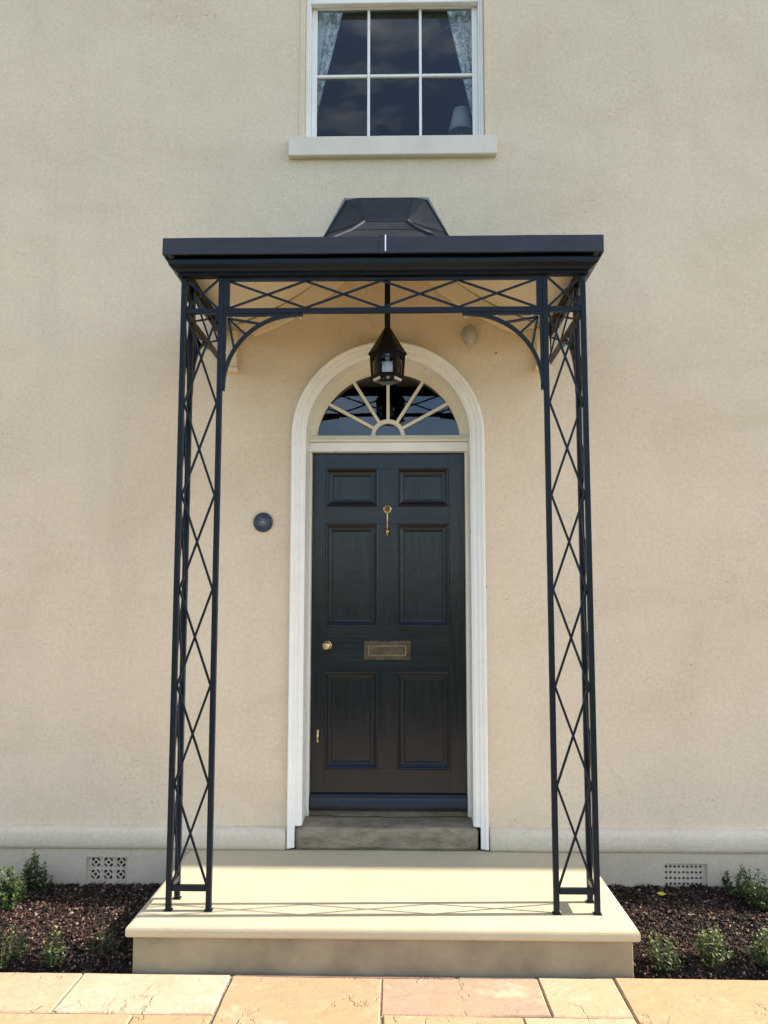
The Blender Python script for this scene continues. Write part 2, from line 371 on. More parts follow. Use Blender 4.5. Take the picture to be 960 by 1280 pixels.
# ---- paving of sandstone flags
pav = MB().box(-7, 7, -4.6, -1.108, GZ-.15, GZ-.007).build('paving', 'mortar'); tag(pav, kind='structure')
PAL = {'cream': (.45, .34, .205), 'buff': (.42, .285, .155), 'pink': (.40, .25, .16), 'ochre': (.42, .275, .145), 'pale': (.47, .39, .26)}
def flag(poly, colr, dz=0):
    cx = sum(p[0] for p in poly)/len(poly); cy = sum(p[1] for p in poly)/len(poly)
    pts = []
    for i in range(len(poly)):
        a, b_ = Vector((*poly[i], 0)), Vector((*poly[(i+1) % len(poly)], 0)); k = max(2, int((b_-a).length/.05))
        for j in range(k):
            p = a.lerp(b_, j/k); nrm = Vector((p.x-cx, p.y-cy, 0)).normalized()
            w = .006*noise.noise(Vector((p.x*14, p.y*14, cx))) + .003*noise.noise(Vector((p.x*50, p.y*50, 1)))
            pts.append(p + nrm*(w*.6-.0005))
    n = len(pts); top = GZ+dz
    C0 = Vector((cx, cy, 0)); inn = [C0 + (p-C0)*(1-.006/max(.05, (p-C0).length)) for p in pts]
    tx = [random.uniform(-.006, .006) for _ in range(2)]
    zt = lambda p: top + tx[0]*(p.x-cx) + tx[1]*(p.y-cy)
    vs = [(p.x, p.y, top-.035) for p in pts] + [(p.x, p.y, zt(p)-.006) for p in pts] + [(p.x, p.y, zt(p)) for p in inn]
    fs = [(i, (i+1) % n, n+(i+1) % n, n+i) for i in range(n)] + [(n+i, n+(i+1) % n, 2*n+(i+1) % n, 2*n+i) for i in range(n)] + [tuple(range(2*n, 3*n))]
    o = MB().add(vs, fs).build('slab', 'flag', pav)
    base = PAL[colr]; j = random.uniform(.95, 1.05); o.color = (min(1, base[0]*j), base[1]*j*random.uniform(.97, 1.03), base[2]*j, 1)
    return o
J = .003
def rf(x0, x1, y0, y1, colr, dz=0): flag([(x0+J, y0+J), (x1-J, y0+J), (x1-J, y1-J), (x0+J, y1-J)], colr, dz)
rf(-1.285, -.645, -1.448, -1.104, 'pale'); rf(-1.665, -1.285, -1.448, -1.104, 'cream')
flag([(-.639, -1.80), (.010, -1.80), (.001, -1.125), (-.634, -1.122)], 'buff')
flag([(-.634, -1.116), (.32, -1.118), (.32, -1.102), (-.634, -1.104)], 'pink', -.003)
flag([(.33, -1.118), (.66, -1.114), (.66, -1.100), (.33, -1.102)], 'pale', -.004)
flag([(.009, -1.436), (.671, -1.434), (.665, -1.121), (.007, -1.125)], 'pink')
flag([(.678, -1.434), (.990, -1.434), (.990, -1.104), (.671, -1.104)], 'cream')
flag([(.996, -1.83), (1.90, -1.83), (1.90, -1.104), (.996, -1.104)], 'ochre')
rf(1.906, 2.5, -1.46, -1.104, 'buff'); rf(2.5, 3.3, -1.46, -1.104, 'cream')
rf(-2.45, -1.665, -1.63, -1.104, 'buff'); rf(-3.3, -2.45, -1.46, -1.104, 'pink')
rf(-1.665, -.955, -1.80, -1.453, 'buff'); rf(-.955, -.645, -1.80, -1.453, 'ochre')
rf(.014, .56, -1.83, -1.440, 'buff'); rf(.56, .992, -1.83, -1.440, 'cream')
rf(1.906, 2.9, -1.83, -1.466, 'pale'); rf(-2.45, -1.665, -1.80, -1.636, 'cream')
yy = -1.835; cols = list(PAL)
while yy > -4.4:
    d = random.choice((.3, .45, .6)); xx = -5 + random.random()*.4
    while xx < 5:
        w = random.choice((.45, .6, .75, .9)); rf(xx, xx+w, yy-d, yy, random.choice(cols)); xx += w
    yy -= d
for x0, x1 in ((-5, -4.2), (-4.2, -3.3), (3.3, 4.1), (4.1, 5)): rf(x0, x1, -1.83, -1.104, random.choice(cols))
rf(-3.3, -2.45, -1.83, -1.466, 'ochre'); rf(2.9, 3.3, -1.83, -1.466, 'buff')

# ---- beds: soil and bark mulch
def soil_h(x, y):
    side = -1 if x < 0 else 1
    e = min(1, max(0, (y+1.085)/.10)); base = -.270 + .068*e*e*(3-2*e)
    base += .02*noise.noise(Vector((x*2.3, y*2.3, 5))) + .018*noise.noise(Vector((x*8, y*8, 2))) + .010*noise.noise(Vector((x*22, y*22, 7)))
    if side > 0: base += .012
    return min(base, -.185)
def bed(x0, x1, labelside):
    nx, ny = int((x1-x0)/.04), 28
    vs = [(x0+(x1-x0)*i/nx, -1.086+1.086*j/ny, soil_h(x0+(x1-x0)*i/nx, -1.086+1.086*j/ny)) for j in range(ny+1) for i in range(nx+1)]
    fs = [(j*(nx+1)+i, j*(nx+1)+i+1, (j+1)*(nx+1)+i+1, (j+1)*(nx+1)+i) for j in range(ny) for i in range(nx)]
    tag(MB().add(vs, fs).build('flower_bed', 'soil', smooth=True), kind='structure')
bed(-6, -1.083, 'left'); bed(1.083, 6, 'right')
def chips(x0, x1, dens, seed, into):
    r = np.random.default_rng(seed); n = int((x1-x0)*1.08*dens)
    for i in range(n):
        x = r.uniform(x0, x1); y = r.uniform(-1.08, -.005); z = soil_h(x, y) + r.uniform(-.002, .014)
        ln = r.uniform(.004, .0115); wd = ln*r.uniform(.25, .7); th = r.uniform(.0015, .004)
        if r.random() < .05: ln *= 1.8
        a = r.uniform(0, 2*PI); tx, ty = r.normal(0, .5), r.normal(0, .5)
        M3 = Matrix.Rotation(a, 3, 'Z') @ Matrix.Rotation(tx, 3, 'X') @ Matrix.Rotation(ty, 3, 'Y')
        k = r.uniform(.4, 1, 4); P0 = Vector((x, y, z))
        q = [(-ln, -wd*k[0]), (ln*k[1], -wd), (ln, wd*k[2]), (-ln*k[3], wd)]
        into.add([P0 + M3@Vector((u_, v_, -th)) for u_, v_ in q] + [P0 + M3@Vector((u_*.85, v_*.8, th)) for u_, v_ in q],
                 [(4, 5, 6, 7), (0, 1, 5, 4), (1, 2, 6, 5), (2, 3, 7, 6), (3, 0, 4, 7)])
def raw(mb, name, mat):
    me = bpy.data.meshes.new(name); me.from_pydata(mb.v, [], mb.f); return link(name, me, mat)
mb = MB(); chips(-2.45, -1.09, 13500, 1, mb); chips(-4.0, -2.45, 4000, 2, mb)
tag(raw(mb, 'bark_mulch', 'bark'), 'brown bark chip mulch covering the bed left of the step', 'mulch', kind='stuff')
mb = MB(); chips(1.09, 2.45, 13500, 3, mb); chips(2.45, 4.0, 4000, 4, mb)
tag(raw(mb, 'bark_mulch', 'bark'), 'brown bark chip mulch covering the bed right of the step', 'mulch', kind='stuff')

# ------------------------------------------------------------------ the house
CX = .010; ZS = 2.361                     # centre line and springing height of the door arch
WX0, WX1, WTOP, WB = -7, 13, 6.3, -.5
WIN = (-.508, .608, 4.15, 6.04)           # upstairs window opening
house = empty('house', (0, 3, 0), 'cream rendered two storey house with white sash window and arched doorway', 'house')
VL = (-1.689, -1.457, -.190, -.046); VR = (1.552, 1.787, -.202, -.058)
def hole_arch(r): return archloop(CX, r, ZS, -.3)
me = flat_mesh([rect(WX0, WX1, .08, WTOP), rect(*WIN)[::-1], [(x, max(z, .08)) for x, z in hole_arch(.53)][::-1]], 0, .34) if False else None
outer = [(WX0, .05), (CX-.53, .05)] + archloop(CX, .53, ZS, .05)[1:-1] + [(CX+.53, .05), (WX1, .05), (WX1, WTOP), (WX0, WTOP)]
link('wall', flat_mesh([outer, rect(*WIN)[::-1]], 0, .34, 'wall'), 'wall', house)
# plinth band with soft rounded head, in two lengths either side of the door, and the two air-vent openings
def plinth(x0, x1, vent):
    link('plinth', flat_mesh([rect(x0, x1, WB, .0), rect(vent[0], vent[1], vent[2], vent[3])[::-1]], -.028, .33, 'plinth'), 'plinth', house)
    prof = [(-.028, -.002), (-.040, .004), (-.047, .022), (-.050, .050), (-.049, .080), (-.044, .098), (-.034, .112), (-.018, .120), (.002, .124), (.30, .124), (.30, -.002)]
    nx = max(8, int((x1-x0)/.1)); vs = []; fs = []; k = len(prof)
    for i in range(nx+1):
        x = x0+(x1-x0)*i/nx; ed = min(abs(x-x0), abs(x-x1)); w = .0035*noise.noise(Vector((x*2.5, 0, 9)))+.002*noise.noise(Vector((x*9, 0, 4)))
        for y, z in prof: vs.append((x, y + (w if y < -.02 else 0), z + (w*1.3 if z > .09 else 0)))
    for i in range(nx):
        for j in range(k): fs.append((i*k+j, i*k+(j+1) % k, (i+1)*k+(j+1) % k, (i+1)*k+j))
    fs += [tuple(range(k)), tuple(nx*k+j for j in range(k))[::-1]]
    MB().add(vs, fs).build('plinth_moulding', 'moulding', house, smooth=True, bev=.012, ang=60)
plinth(WX0, CX-.572, VL); plinth(CX+.572, WX1, VR)
# rest of the shell
sh = MB(); sh.box(WX0, WX0+.3, .345, 7, WB, WTOP).box(WX1-.3, WX1, .345, 7, WB, WTOP).box(WX0, WX1, 7.003, 7.3, WB, WTOP); sh.build('side_wall', 'wall', house)
MB().box(WX0-.03, WX1+.03, -.03, 7.33, WTOP+.003, WTOP+.08).build('roof_coping', 'sill', house, bev=.01)
MB().box(WX0+.3, WX1-.3, .345, 7, 3.45, 3.6).build('interior_floor', 'carpet', house)
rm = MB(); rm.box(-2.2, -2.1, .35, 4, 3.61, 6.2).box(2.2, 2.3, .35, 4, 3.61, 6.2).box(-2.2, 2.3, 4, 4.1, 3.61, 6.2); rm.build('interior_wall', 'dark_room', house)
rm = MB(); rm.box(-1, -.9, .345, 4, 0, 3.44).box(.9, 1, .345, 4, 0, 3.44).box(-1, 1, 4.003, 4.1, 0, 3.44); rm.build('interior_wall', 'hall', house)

# ---- door surround, frame, fanlight
ds = empty('door_surround', (CX, 0, 0)); ds.parent = house; ds.location = Vector((CX, 0, 0)) - house.location
R0, R1, R2 = .485, .524, .566
sweep_arch(CX, ZS, .012, [(R1, .01), (R1, -.030), (R1+.004, -.034), (R1+.020, -.035), (R1+.023, -.043), (R1+.034, -.047), (R2-.003, -.047), (R2, -.043), (R2+.002, .012)], 'a').build('architrave', 'white', ds, smooth=False, bev=.0015, seg=2)
sweep_arch(CX, ZS, .128, [(R0+.004, .300), (R0, .000), (R0, -.006), (R0+.004, -.010), (R0+.008, -.010), (R0+.011, -.018), (R0+.022, -.022), (R0+.040, -.022), (R0+.044, -.026), (R1-.0015, -.027), (R1-.0015, .300)], 'b').build('architrave', 'white', ds, bev=.0015)
# inner frame: jambs of the door
for s_ in (-1, 1):
    MB().box(CX+s_*.4875, CX+s_*.4705, .200, .330, .125, 2.305).build('door_frame', 'offwhite', ds, bev=.003)
zb = 2.407
def clip_arc(r, zb, n=48):
    a0 = math.asin((zb-ZS)/r); return [(CX+r*math.cos(PI-a0-(PI-2*a0)*i/n), ZS+r*math.sin(PI-a0-(PI-2*a0)*i/n)) for i in range(n+1)]
fo = clip_arc(.4885, zb); fi = clip_arc(.452, 2.4071)
link('fanlight_frame', flat_mesh([fo + fi[::-1]], .200, .33, 'fanlight_frame'), 'offwhite', ds, bev=.004)
bead_o = clip_arc(.452, 2.4071); bead_i = clip_arc(.443, 2.4071)
link('fanlight_bead', flat_mesh([bead_o + bead_i[::-1]], .213, .28, 'fanlight_bead'), 'offwhite', ds, bev=.002)
MB().box(CX-.4880, CX+.4880, .190, .33, 2.3055, 2.363).build('transom', 'white', ds, bev=.004)
MB().add([(x, y, z) for x in (CX-.4870, CX+.4870) for y, z in ((.168, 2.3645), (.168, 2.375), (.190, 2.405), (.33, 2.405), (.33, 2.3645))],
         [(0, 1, 2, 3, 4), (9, 8, 7, 6, 5), (0, 5, 6, 1), (1, 6, 7, 2), (2, 7, 8, 3), (3, 8, 9, 4), (4, 9, 5, 0)]).build('transom_moulding', 'offwhite', ds, bev=.002)
# fanlight: panes between the glazing bars
fl_ = empty('fanlight'); fl_.parent = house; fl_.location = Vector((CX, .24, 2.4)) - house.location
HC = (.008, 2.407)
angs = [28.8, 57.6, 90, 122, 151]
for a in angs:
    a = math.radians(a); p = Vector((HC[0]+.096*math.cos(a), 0, HC[1]+.096*math.sin(a)))
    d = Vector((math.cos(a), 0, math.sin(a))); tt = .096
    while (p+d*.001 - Vector((CX, 0, ZS))).length < .447: p = p + d*.002; tt += .002
    MB().bar((HC[0]+.096*math.cos(a), .235, HC[1]+.096*math.sin(a)), (p.x, .235, p.z), .0195, .030).build('glazing_bar', 'offwhite', fl_, bev=.003)
hub = [(HC[0]+.1045*math.cos(PI-PI*i/24), HC[1]+.1045*math.sin(PI*i/24)) for i in range(25)] + [(HC[0]+.079*math.cos(PI*i/24), HC[1]+.079*math.sin(PI*i/24)) for i in range(25)]
link('glazing_hub', flat_mesh([hub], .217, .253, 'glazing_hub'), 'offwhite', fl_, bev=.003)
def pane_sector(a0, a1):
    a0, a1 = math.radians(a0), math.radians(a1); o_ = []; 
    for i in range(13):
        a = a0+(a1-a0)*i/12; d = Vector((math.cos(a), math.sin(a))); r = .1
        while (Vector(HC)+d*r - Vector((CX, ZS))).length < .449 and r < .6: r += .004
        o_.append(tuple(Vector(HC)+d*r))
    inn_ = [(HC[0]+.101*math.cos(a0+(a1-a0)*i/12), HC[1]+.101*math.sin(a0+(a1-a0)*i/12)) for i in range(13)]
    return o_ + inn_[::-1]
ae = [0.3] + angs + [179.7]
for i in range(6):
    link('pane', flat_mesh([pane_sector(ae[i]+.4, ae[i+1]-.4)], .240, .243, 'pane'), 'fan_glass', fl_)
link('pane', flat_mesh([[(HC[0]+.083*math.cos(PI*i/20), HC[1]+.001+.083*math.sin(PI*i/20)) for i in range(21)]], .240, .243, 'pane'), 'fan_glass', fl_)

# ---- door
door = empty('door'); door.parent = house; door.location = Vector((CX, .25, .16)) - house.location
DX0, DX1, DZ0, DZ1 = CX-.4685, CX+.4685, .155, 2.303
PZ = [(.394, .960), (1.240, 1.858), (1.974, 2.202)]; PXL = (-.372, -.060); PXR = (.068, .379)
YF = .250
xs = [DX0, PXL[0], PXL[1], PXR[0], PXR[1], DX1]
for x0, x1 in ((xs[0], xs[1]), (xs[4], xs[5])): MB().box(x0, x1, YF, YF+.045, DZ0, DZ1).build('stile', 'door_v', door, bev=.001)
zr = [DZ0, PZ[0][0], PZ[0][1], PZ[1][0], PZ[1][1], PZ[2][0], PZ[2][1], DZ1]
for i in (0, 2, 4, 6): MB().box(xs[1], xs[4], YF+.0012, YF+.045, zr[i], zr[i+1]).build('rail', 'door_h', door, bev=.001)
for i in (1, 3, 5): MB().box(xs[2], xs[3], YF+.0006, YF+.045, zr[i], zr[i+1]).build('muntin', 'door_v', door, bev=.001)
def panel(x0, x1, z0, z1, low):
    # bolection frame swept round, then the sunk panel
    prof = [(-.006, 0.0), (-.006, -.005), (-.001, -.008), (.005, -.006), (.008, .003), (.012, .004), (.016, .010), (.030, .017), (.037, .0175), (.040, .023), (.046, .024), (.046, .040), (-.002, .040)]
    k = len(prof); vs = []; fs = []
    cs = [(x0, z0, 1, 1), (x1, z0, -1, 1), (x1, z1, -1, -1), (x0, z1, 1, -1)]
    for cx_, cz_, ax, az in cs:
        for o_, y in prof: vs.append((cx_+ax*o_, YF+y, cz_+az*o_))
    for i in range(4):
        for j in range(k): fs.append((i*k+j, i*k+(j+1) % k, ((i+1) % 4)*k+(j+1) % k, ((i+1) % 4)*k+j))
    p = MB().box(x0+.03, x1-.03, YF+.0235, YF+.038, z0+.03, z1-.03)
    pn = p.build('panel', 'door_v', door)
    MB().add(vs, fs).build('panel_moulding', 'door_h', pn, bev=.0008, ang=50)
for z0, z1 in PZ:
    for px in (PXL, PXR): panel(px[0], px[1], z0, z1, z0 < .5)
wb = [(.205, .160), (.205, .184), (.216, .214), (.218, .226), (.229, .248), (.2495, .252), (.2495, .160)]
vs = [(x, y, z) for x in (DX0-.001, DX1+.001) for y, z in wb]; k = len(wb)
MB().add(vs, [tuple(range(k)), tuple(range(k, 2*k))[::-1]] + [(j, (j+1) % k, k+(j+1) % k, k+j) for j in range(k)]).build('weather_bar', 'door_h', door, bev=.003)
# door furniture
kn = MB().lathe((.004, YF, 1.954), [(.026, 0), (.027, .003), (.024, .006), (.017, .007), (.014, .012), (.010, .022), (.0, .026)], 28, 'y').build('knocker', 'brass', door, smooth=True)
MB().tube([(.004, YF-.021, 1.954), (.004, YF-.026, 1.92), (.004, YF-.024, 1.875), (.004, YF-.02, 1.825)], [.006, .0045, .0045, .006], 12).build('knocker_arm', 'brass', kn, smooth=True)
MB().lathe((.004, YF, 1.815), [(.0, .034), (.010, .032), (.014, .024), (.012, .015), (.018, .010), (.021, .005), (.020, 0)][::-1], 24, 'y').build('striking_ball', 'brass', kn, smooth=True)
MB().tube([(.004, YF-.022, 1.803), (.004, YF-.022, 1.787)], [.005, .002], 10).build('finial', 'brass', kn, smooth=True)
MB().lathe((-.362, YF, 1.120), [(.030, 0), (.031, .003), (.024, .007), (.011, .010), (.010, .028), (.020, .036), (.026, .046), (.0255, .055), (.019, .063), (.008, .067), (0, .068)], 30, 'y').build('door_knob', 'brass', door, smooth=True)
lb = MB().box(-.139, .145, YF-.0055, YF-.0008, 1.036, 1.150).build('letter_plate', 'old_brass', door, bev=.0025)
lo = rect(-.113, .119, 1.060, 1.122); li = rect(-.105, .111, 1.067, 1.115)
MT['worn_brass'] = simple('rubbed_brass_edge', (.24, .18, .11), .32, metal=.9, var=.3, vs=30, bs=.2)
link('letter_frame', flat_mesh([lo, li[::-1]], YF-.0105, YF-.0054, 'letter_frame'), 'worn_brass', lb, bev=.0012)
MB().box(-.1045, .1105, YF-.008, YF-.0053, 1.0675, 1.1145).build('letter_flap', 'old_brass', lb, bev=.0015)
lt = MB().lathe((-.407, YF, 1.716), [(.011, 0), (.012, .003), (.006, .005), (.0, .006)], 16, 'y'); lt.box(-.416, -.398, YF-.004, YF-.0005, 1.676, 1.706)
lt.build('escutcheon', 'dull_brass', door, bev=.001)
bl = MB(); bl.tube([(-.414, YF-.012, .550), (-.414, YF-.017, .564), (-.414, YF-.020, .582), (-.414, YF-.017, .600), (-.414, YF-.012, .616)], [.009, .006, .0085, .006, .009], 14)
bl.box(-.420, -.408, YF-.010, YF, .546, .554).box(-.420, -.408, YF-.010, YF, .612, .620); bl.build('pull_handle', 'brass', door, smooth=False)
# threshold
MB().box(CX-.470, CX+.470, .251, .36, .100, .146).build('threshold', 'step', house, bev=.004)
MB().box(CX-.469, CX+.469, .236, .30, .1475, .157).build('threshold_strip', 'old_brass', house, bev=.002)

# ---- worn stone doorstep
def rough_block(x0, x1, y0, y1, z0, z1, amp, seed, nx=40, nz=6, ny=8, bv=.010):
    bm = bmesh.new(); bmesh.ops.create_cube(bm, size=1)
    for v in bm.verts: v.co = Vector((x0+(v.co.x+.5)*(x1-x0), y0+(v.co.y+.5)*(y1-y0), z0+(v.co.z+.5)*(z1-z0)))
    bmesh.ops.bevel(bm, geom=list(bm.edges), offset=bv, segments=3, affect='EDGES')
    for ax, n in ((0, nx), (1, ny), (2, nz)):
        lo, hi = ((x0, x1), (y0, y1), (z0, z1))[ax]
        for i in range(1, n):
            c_ = [0, 0, 0]; c_[ax] = lo+(hi-lo)*i/n; nn_ = [0, 0, 0]; nn_[ax] = 1
            bmesh.ops.bisect_plane(bm, geom=list(bm.verts)+list(bm.edges)+list(bm.faces), plane_co=c_, plane_no=nn_)
    for v in bm.verts:
        p = v.co*9 + Vector((seed, 0, 0)); v.co += Vector((noise.noise(p), noise.noise(p+Vector((7, 0, 0))), noise.noise(p+Vector((0, 9, 0)))))*amp
        wear = 0 if bv < .009 else math.exp(-((v.co.x-CX)/.25)**2)*.006
        if v.co.z > z1-.02: v.co.z -= wear
    me = bpy.data.meshes.new('block'); bm.to_mesh(me); bm.free(); return me
st = link('doorstep', rough_block(-.512, .520, -.032, .248, .002, .121, .004, 3), 'step', smooth=True)
tag(st, 'worn grey brown stone doorstep below the front door', 'doorstep')

# ---- air vents
def vent(name, V, mat, loops, label, y=-.012):
    x0, x1, z0, z1 = V
    me = flat_mesh([rect(x0, x1, z0, z1)] + [lp[::-1] for lp in loops], y, y+.02, name)
    o = link('air_vent', me, mat, house, bev=.0015, seg=1); tag(o, label)
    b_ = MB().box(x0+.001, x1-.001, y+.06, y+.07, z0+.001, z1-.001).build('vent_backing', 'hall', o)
sq = []
x0, x1, z0, z1 = VR
for i in range(9):
    for j in range(4):
        cx, cz = x0+.012+(x1-x0-.045)*i/8+.0, z1-.022-(z1-z0-.052)*j/3; h = .0066
        sq.append([(cx-h, cz-h), (cx+h, cz-h), (cx+h, cz+h), (cx-h, cz+h)])
vent('r', VR, 'plinth', sq, 'painted air vent with rows of small square holes')
x0, x1, z0, z1 = VL; od = []
def circ(cx, cz, r, n=12): return [(cx+r*math.cos(2*PI*i/n), cz+r*math.sin(2*PI*i/n)) for i in range(n)]
for i in range(3):
    for j in range(2):
        cx, cz = x0+.048+.072*i, z1-.034-.066*j
        od.append(circ(cx, cz, .0098))
        for q in range(4):
            a = PI/4+q*PI/2; ux, uz = math.cos(a), math.sin(a); vx, vz = -uz, ux; r = .0225; hl, hw = .0125, .0062
            od.append([(cx+ux*(r+s1*hw)+vx*s2*hl, cz+uz*(r+s1*hw)+vz*s2*hl) for s1, s2 in ((-1, -1), (1, -.8), (1, .8), (-1, 1))])
for i in range(4):
    for j in range(2):
        cx, cz = x0+.012+.072*i, z1-.058-.022*j+(.003 if j == 0 else 0); h = .0065
        if cx+h < x1-.002 and cx-h > x0+.002:
            s_ = 1 if j == 0 else -1
            od.append([(cx-h, cz-s_*h*.5), (cx+h, cz-s_*h*.5), (cx, cz+s_*h*.7)][::(1 if s_ > 0 else -1)])
vent('l', VL, 'plinth', od, 'painted ornamental air vent pierced with ringed circles')

# ---- upstairs window
win = empty('window'); win.parent = house; win.location = Vector((.05, .05, 4.2)) - house.location
wx0, wx1, wz0, wz1 = WIN
link('plaster_bead', flat_mesh([rect(wx0-.034, wx1+.034, wz0, wz1+.03), rect(wx0+.001, wx1-.001, wz0-.001, wz1-.001)[::-1]], -.007, .0, 'b') if False else
     flat_mesh([[(wx0-.030, wz0+.055), (wx0+.0015, wz0+.055), (wx0+.0015, wz1-.0015), (wx1-.0015, wz1-.0015), (wx1-.0015, wz0+.055), (wx1+.030, wz0+.055), (wx1+.030, wz1+.03), (wx0-.030, wz1+.03)]], -.006, .05, 'plaster_bead'), 'wall', win, bev=.004)
FY = .038
link('window_frame', flat_mesh([rect(wx0+.002, wx1-.002, wz0+.003, wz1-.003), rect(wx0+.022, wx1-.022, wz0+.03, wz1-.03)[::-1]], FY, .20, 'window_frame'), 'white', win, bev=.004)
link('staff_bead', flat_mesh([rect(wx0+.0225, wx1-.0225, wz0+.031, wz1-.031), rect(wx0+.031, wx1-.031, wz0+.05, wz1-.04)[::-1]], FY+.014, .19, 'staff_bead'), 'white', win, bev=.003)
def sash(z0, z1, y, bot, topr):
    gx0, gx1 = wx0+.0315, wx1-.0315; st_ = .034
    s = link('sash', flat_mesh([rect(gx0, gx1, z0, z1), rect(gx0+st_, gx1-st_, z0+bot, z1-topr)[::-1]], y, y+.045, 'sash'), 'white', win, bev=.003)
    ix0, ix1, iz0, iz1 = gx0+st_, gx1-st_, z0+bot, z1-topr
    # glazing bars
    for k in (1, 2):
        x = ix0+(ix1-ix0)*k/3; MB().box(x-.0085, x+.0085, y+.006, y+.042, iz0, iz1).build('glazing_bar', 'white', s, bev=.003)
    zm = (iz0+iz1)/2
    for k in range(3):
        a, b_ = ix0+(ix1-ix0)*k/3+(.009 if k else 0), ix0+(ix1-ix0)*(k+1)/3-(.009 if k < 2 else 0)
        MB().box(a, b_, y+.006, y+.042, zm-.0085, zm+.0085).build('glazing_bar', 'white', s, bev=.003)
        for (za, zb_) in ((iz0, zm-.0085), (zm+.0085, iz1)):
            MB().box(a-.001, b_+.001, y+.022, y+.025, za-.001, zb_+.001).build('pane', 'glass', s)
sash(4.181, 5.195, .112, .072, .030)
sash(5.158, 6.005, .058, .034, .045)
# stone sill
sm = link('window_sill', rough_block(-.596, .672, -.048, .036, 4.090, 4.211, .0007, 11, 30, 4, 4, .004), 'sill', win)

# ---- curtains and lamp inside the room
def curtain(name, xt0, xt1, xb0, xb1, z0, z1, mat, label, folds, y=.205, amp=.022, patt=None):
    nx, nz = 60, 40; vs = []; fs = []
    for j in range(nz+1):
        t_ = j/nz; z = z1+(z0-z1)*t_; e = max(0, (5.25-z)/(5.25-z0))
        a, b_ = xt0+(xb0-xt0)*e, xt1+(xb1-xt1)*e
        for i in range(nx+1):
            u_ = i/nx; vs.append((a+(b_-a)*u_, y+amp*math.sin(u_*folds*2*PI+.6*math.sin(3*t_))*(1-.4*t_)+.02*u_*t_, z))
    for j in range(nz):
        for i in range(nx): fs.append((j*(nx+1)+i, j*(nx+1)+i+1, (j+1)*(nx+1)+i+1, (j+1)*(nx+1)+i))
    o = MB().add(vs, fs).build(name, mat, smooth=True)
    md = o.modifiers.new('s', 'SOLIDIFY'); md.thickness = .004
    o.data.materials.append(MT[patt])
    for p in o.data.polygons:
        i = p.index % nx
        if (i > nx*.60) == (xt0 < 0) if xt0 < 0 else (i < nx*.5): p.material_index = 1
    return tag(o, label, 'curtain', 'curtains tied back in the upstairs window')
curtain('curtain', -.56, -.275, -.56, -.465, 4.46, 5.95, 'curtain', 'pale tied back curtain at the left side of the upstairs window', 3.5, patt='curtain_pattern')
curtain('curtain', .385, .68, .590, .70, 4.30, 5.95, 'curtain', 'leaf patterned tied back curtain at the right side of the upstairs window', 3, patt='curtain_pattern')
lamp = empty('table_lamp', (.492, .42, 3.6), 'grey shaded table lamp behind the upstairs window', 'lamp')
lp_ = MB(); n = 28; c0 = Vector((.492, .42, 0))
for r, z in ((.088, 4.49), (.050, 4.655), (.047, 4.655), (.085, 4.49)):
    for k in range(n): lp_.v.append((c0.x+r*math.cos(2*PI*k/n), c0.y+r*math.sin(2*PI*k/n), z))
for q in range(4):
    for k in range(n): lp_.f.append((q*n+k, q*n+(k+1) % n, ((q+1) % 4)*n+(k+1) % n, ((q+1) % 4)*n+k))
lp_.build('lamp_shade', 'shade', lamp, smooth=True)
MB().lathe((.492, .42, 4.25), [(.05, 0), (.05, .01), (.02, .03), (.03, .09), (.035, .13), (.015, .19), (.008, .2), (.008, .27)], 20).build('lamp_base', 'china', lamp, smooth=True)
tb = empty('side_table', (.49, .42, 3.6), 'dark table under the lamp behind the upstairs window', 'table')
MB().box(.25, .75, .33, .58, 4.21, 4.249).build('tabletop', 'carpet', tb, bev=.004)
for x in (.27, .73):
    for y in (.35, .56): MB().box(x-.015, x+.015, y-.015, y+.015, 3.601, 4.209).build('leg', 'carpet', tb)

# ------------------------------------------------------------------ stone platform
plat = empty('entrance_platform', (0, -.5, GZ), 'pale limestone platform with rounded front edge under the porch', 'platform')
nose = [(-.034, 0), (-.022, -.0012), (-.013, -.0045), (-.0065, -.0095), (-.002, -.016), (0, -.024), (0, -.044), (-.002, -.050), (-.006, -.0545), (-.012, -.057)]
vs = []; k = len(nose)
PX0, PX1, PY = -1.1105, 1.1145, -1.1045
for cx_, cy_2, sx_, fy_ in ((PX0, 0, 1, 0), (PX0, PY, 1, 1), (PX1, PY, -1, 1), (PX1, 0, -1, 0)):
    for o_, z in nose: vs.append((cx_-sx_*o_, (cy_2-o_*fy_) if fy_ else -.004, z))
fs = [(i*k+j, i*k+j+1, (i+1)*k+j+1, (i+1)*k+j) for i in range(3) for j in range(k-1)]
fs += [tuple(i*k for i in range(4)), tuple(i*k+k-1 for i in range(4))[::-1], tuple(range(k)), tuple(3*k+j for j in range(k))[::-1]]
o = MB().add(vs, fs).build('platform_top', 'limestone', plat)
MB().box(-1.082, 1.086, -1.082, -.03, -.32, -.0585).build('riser', 'riser', plat, bev=.003)

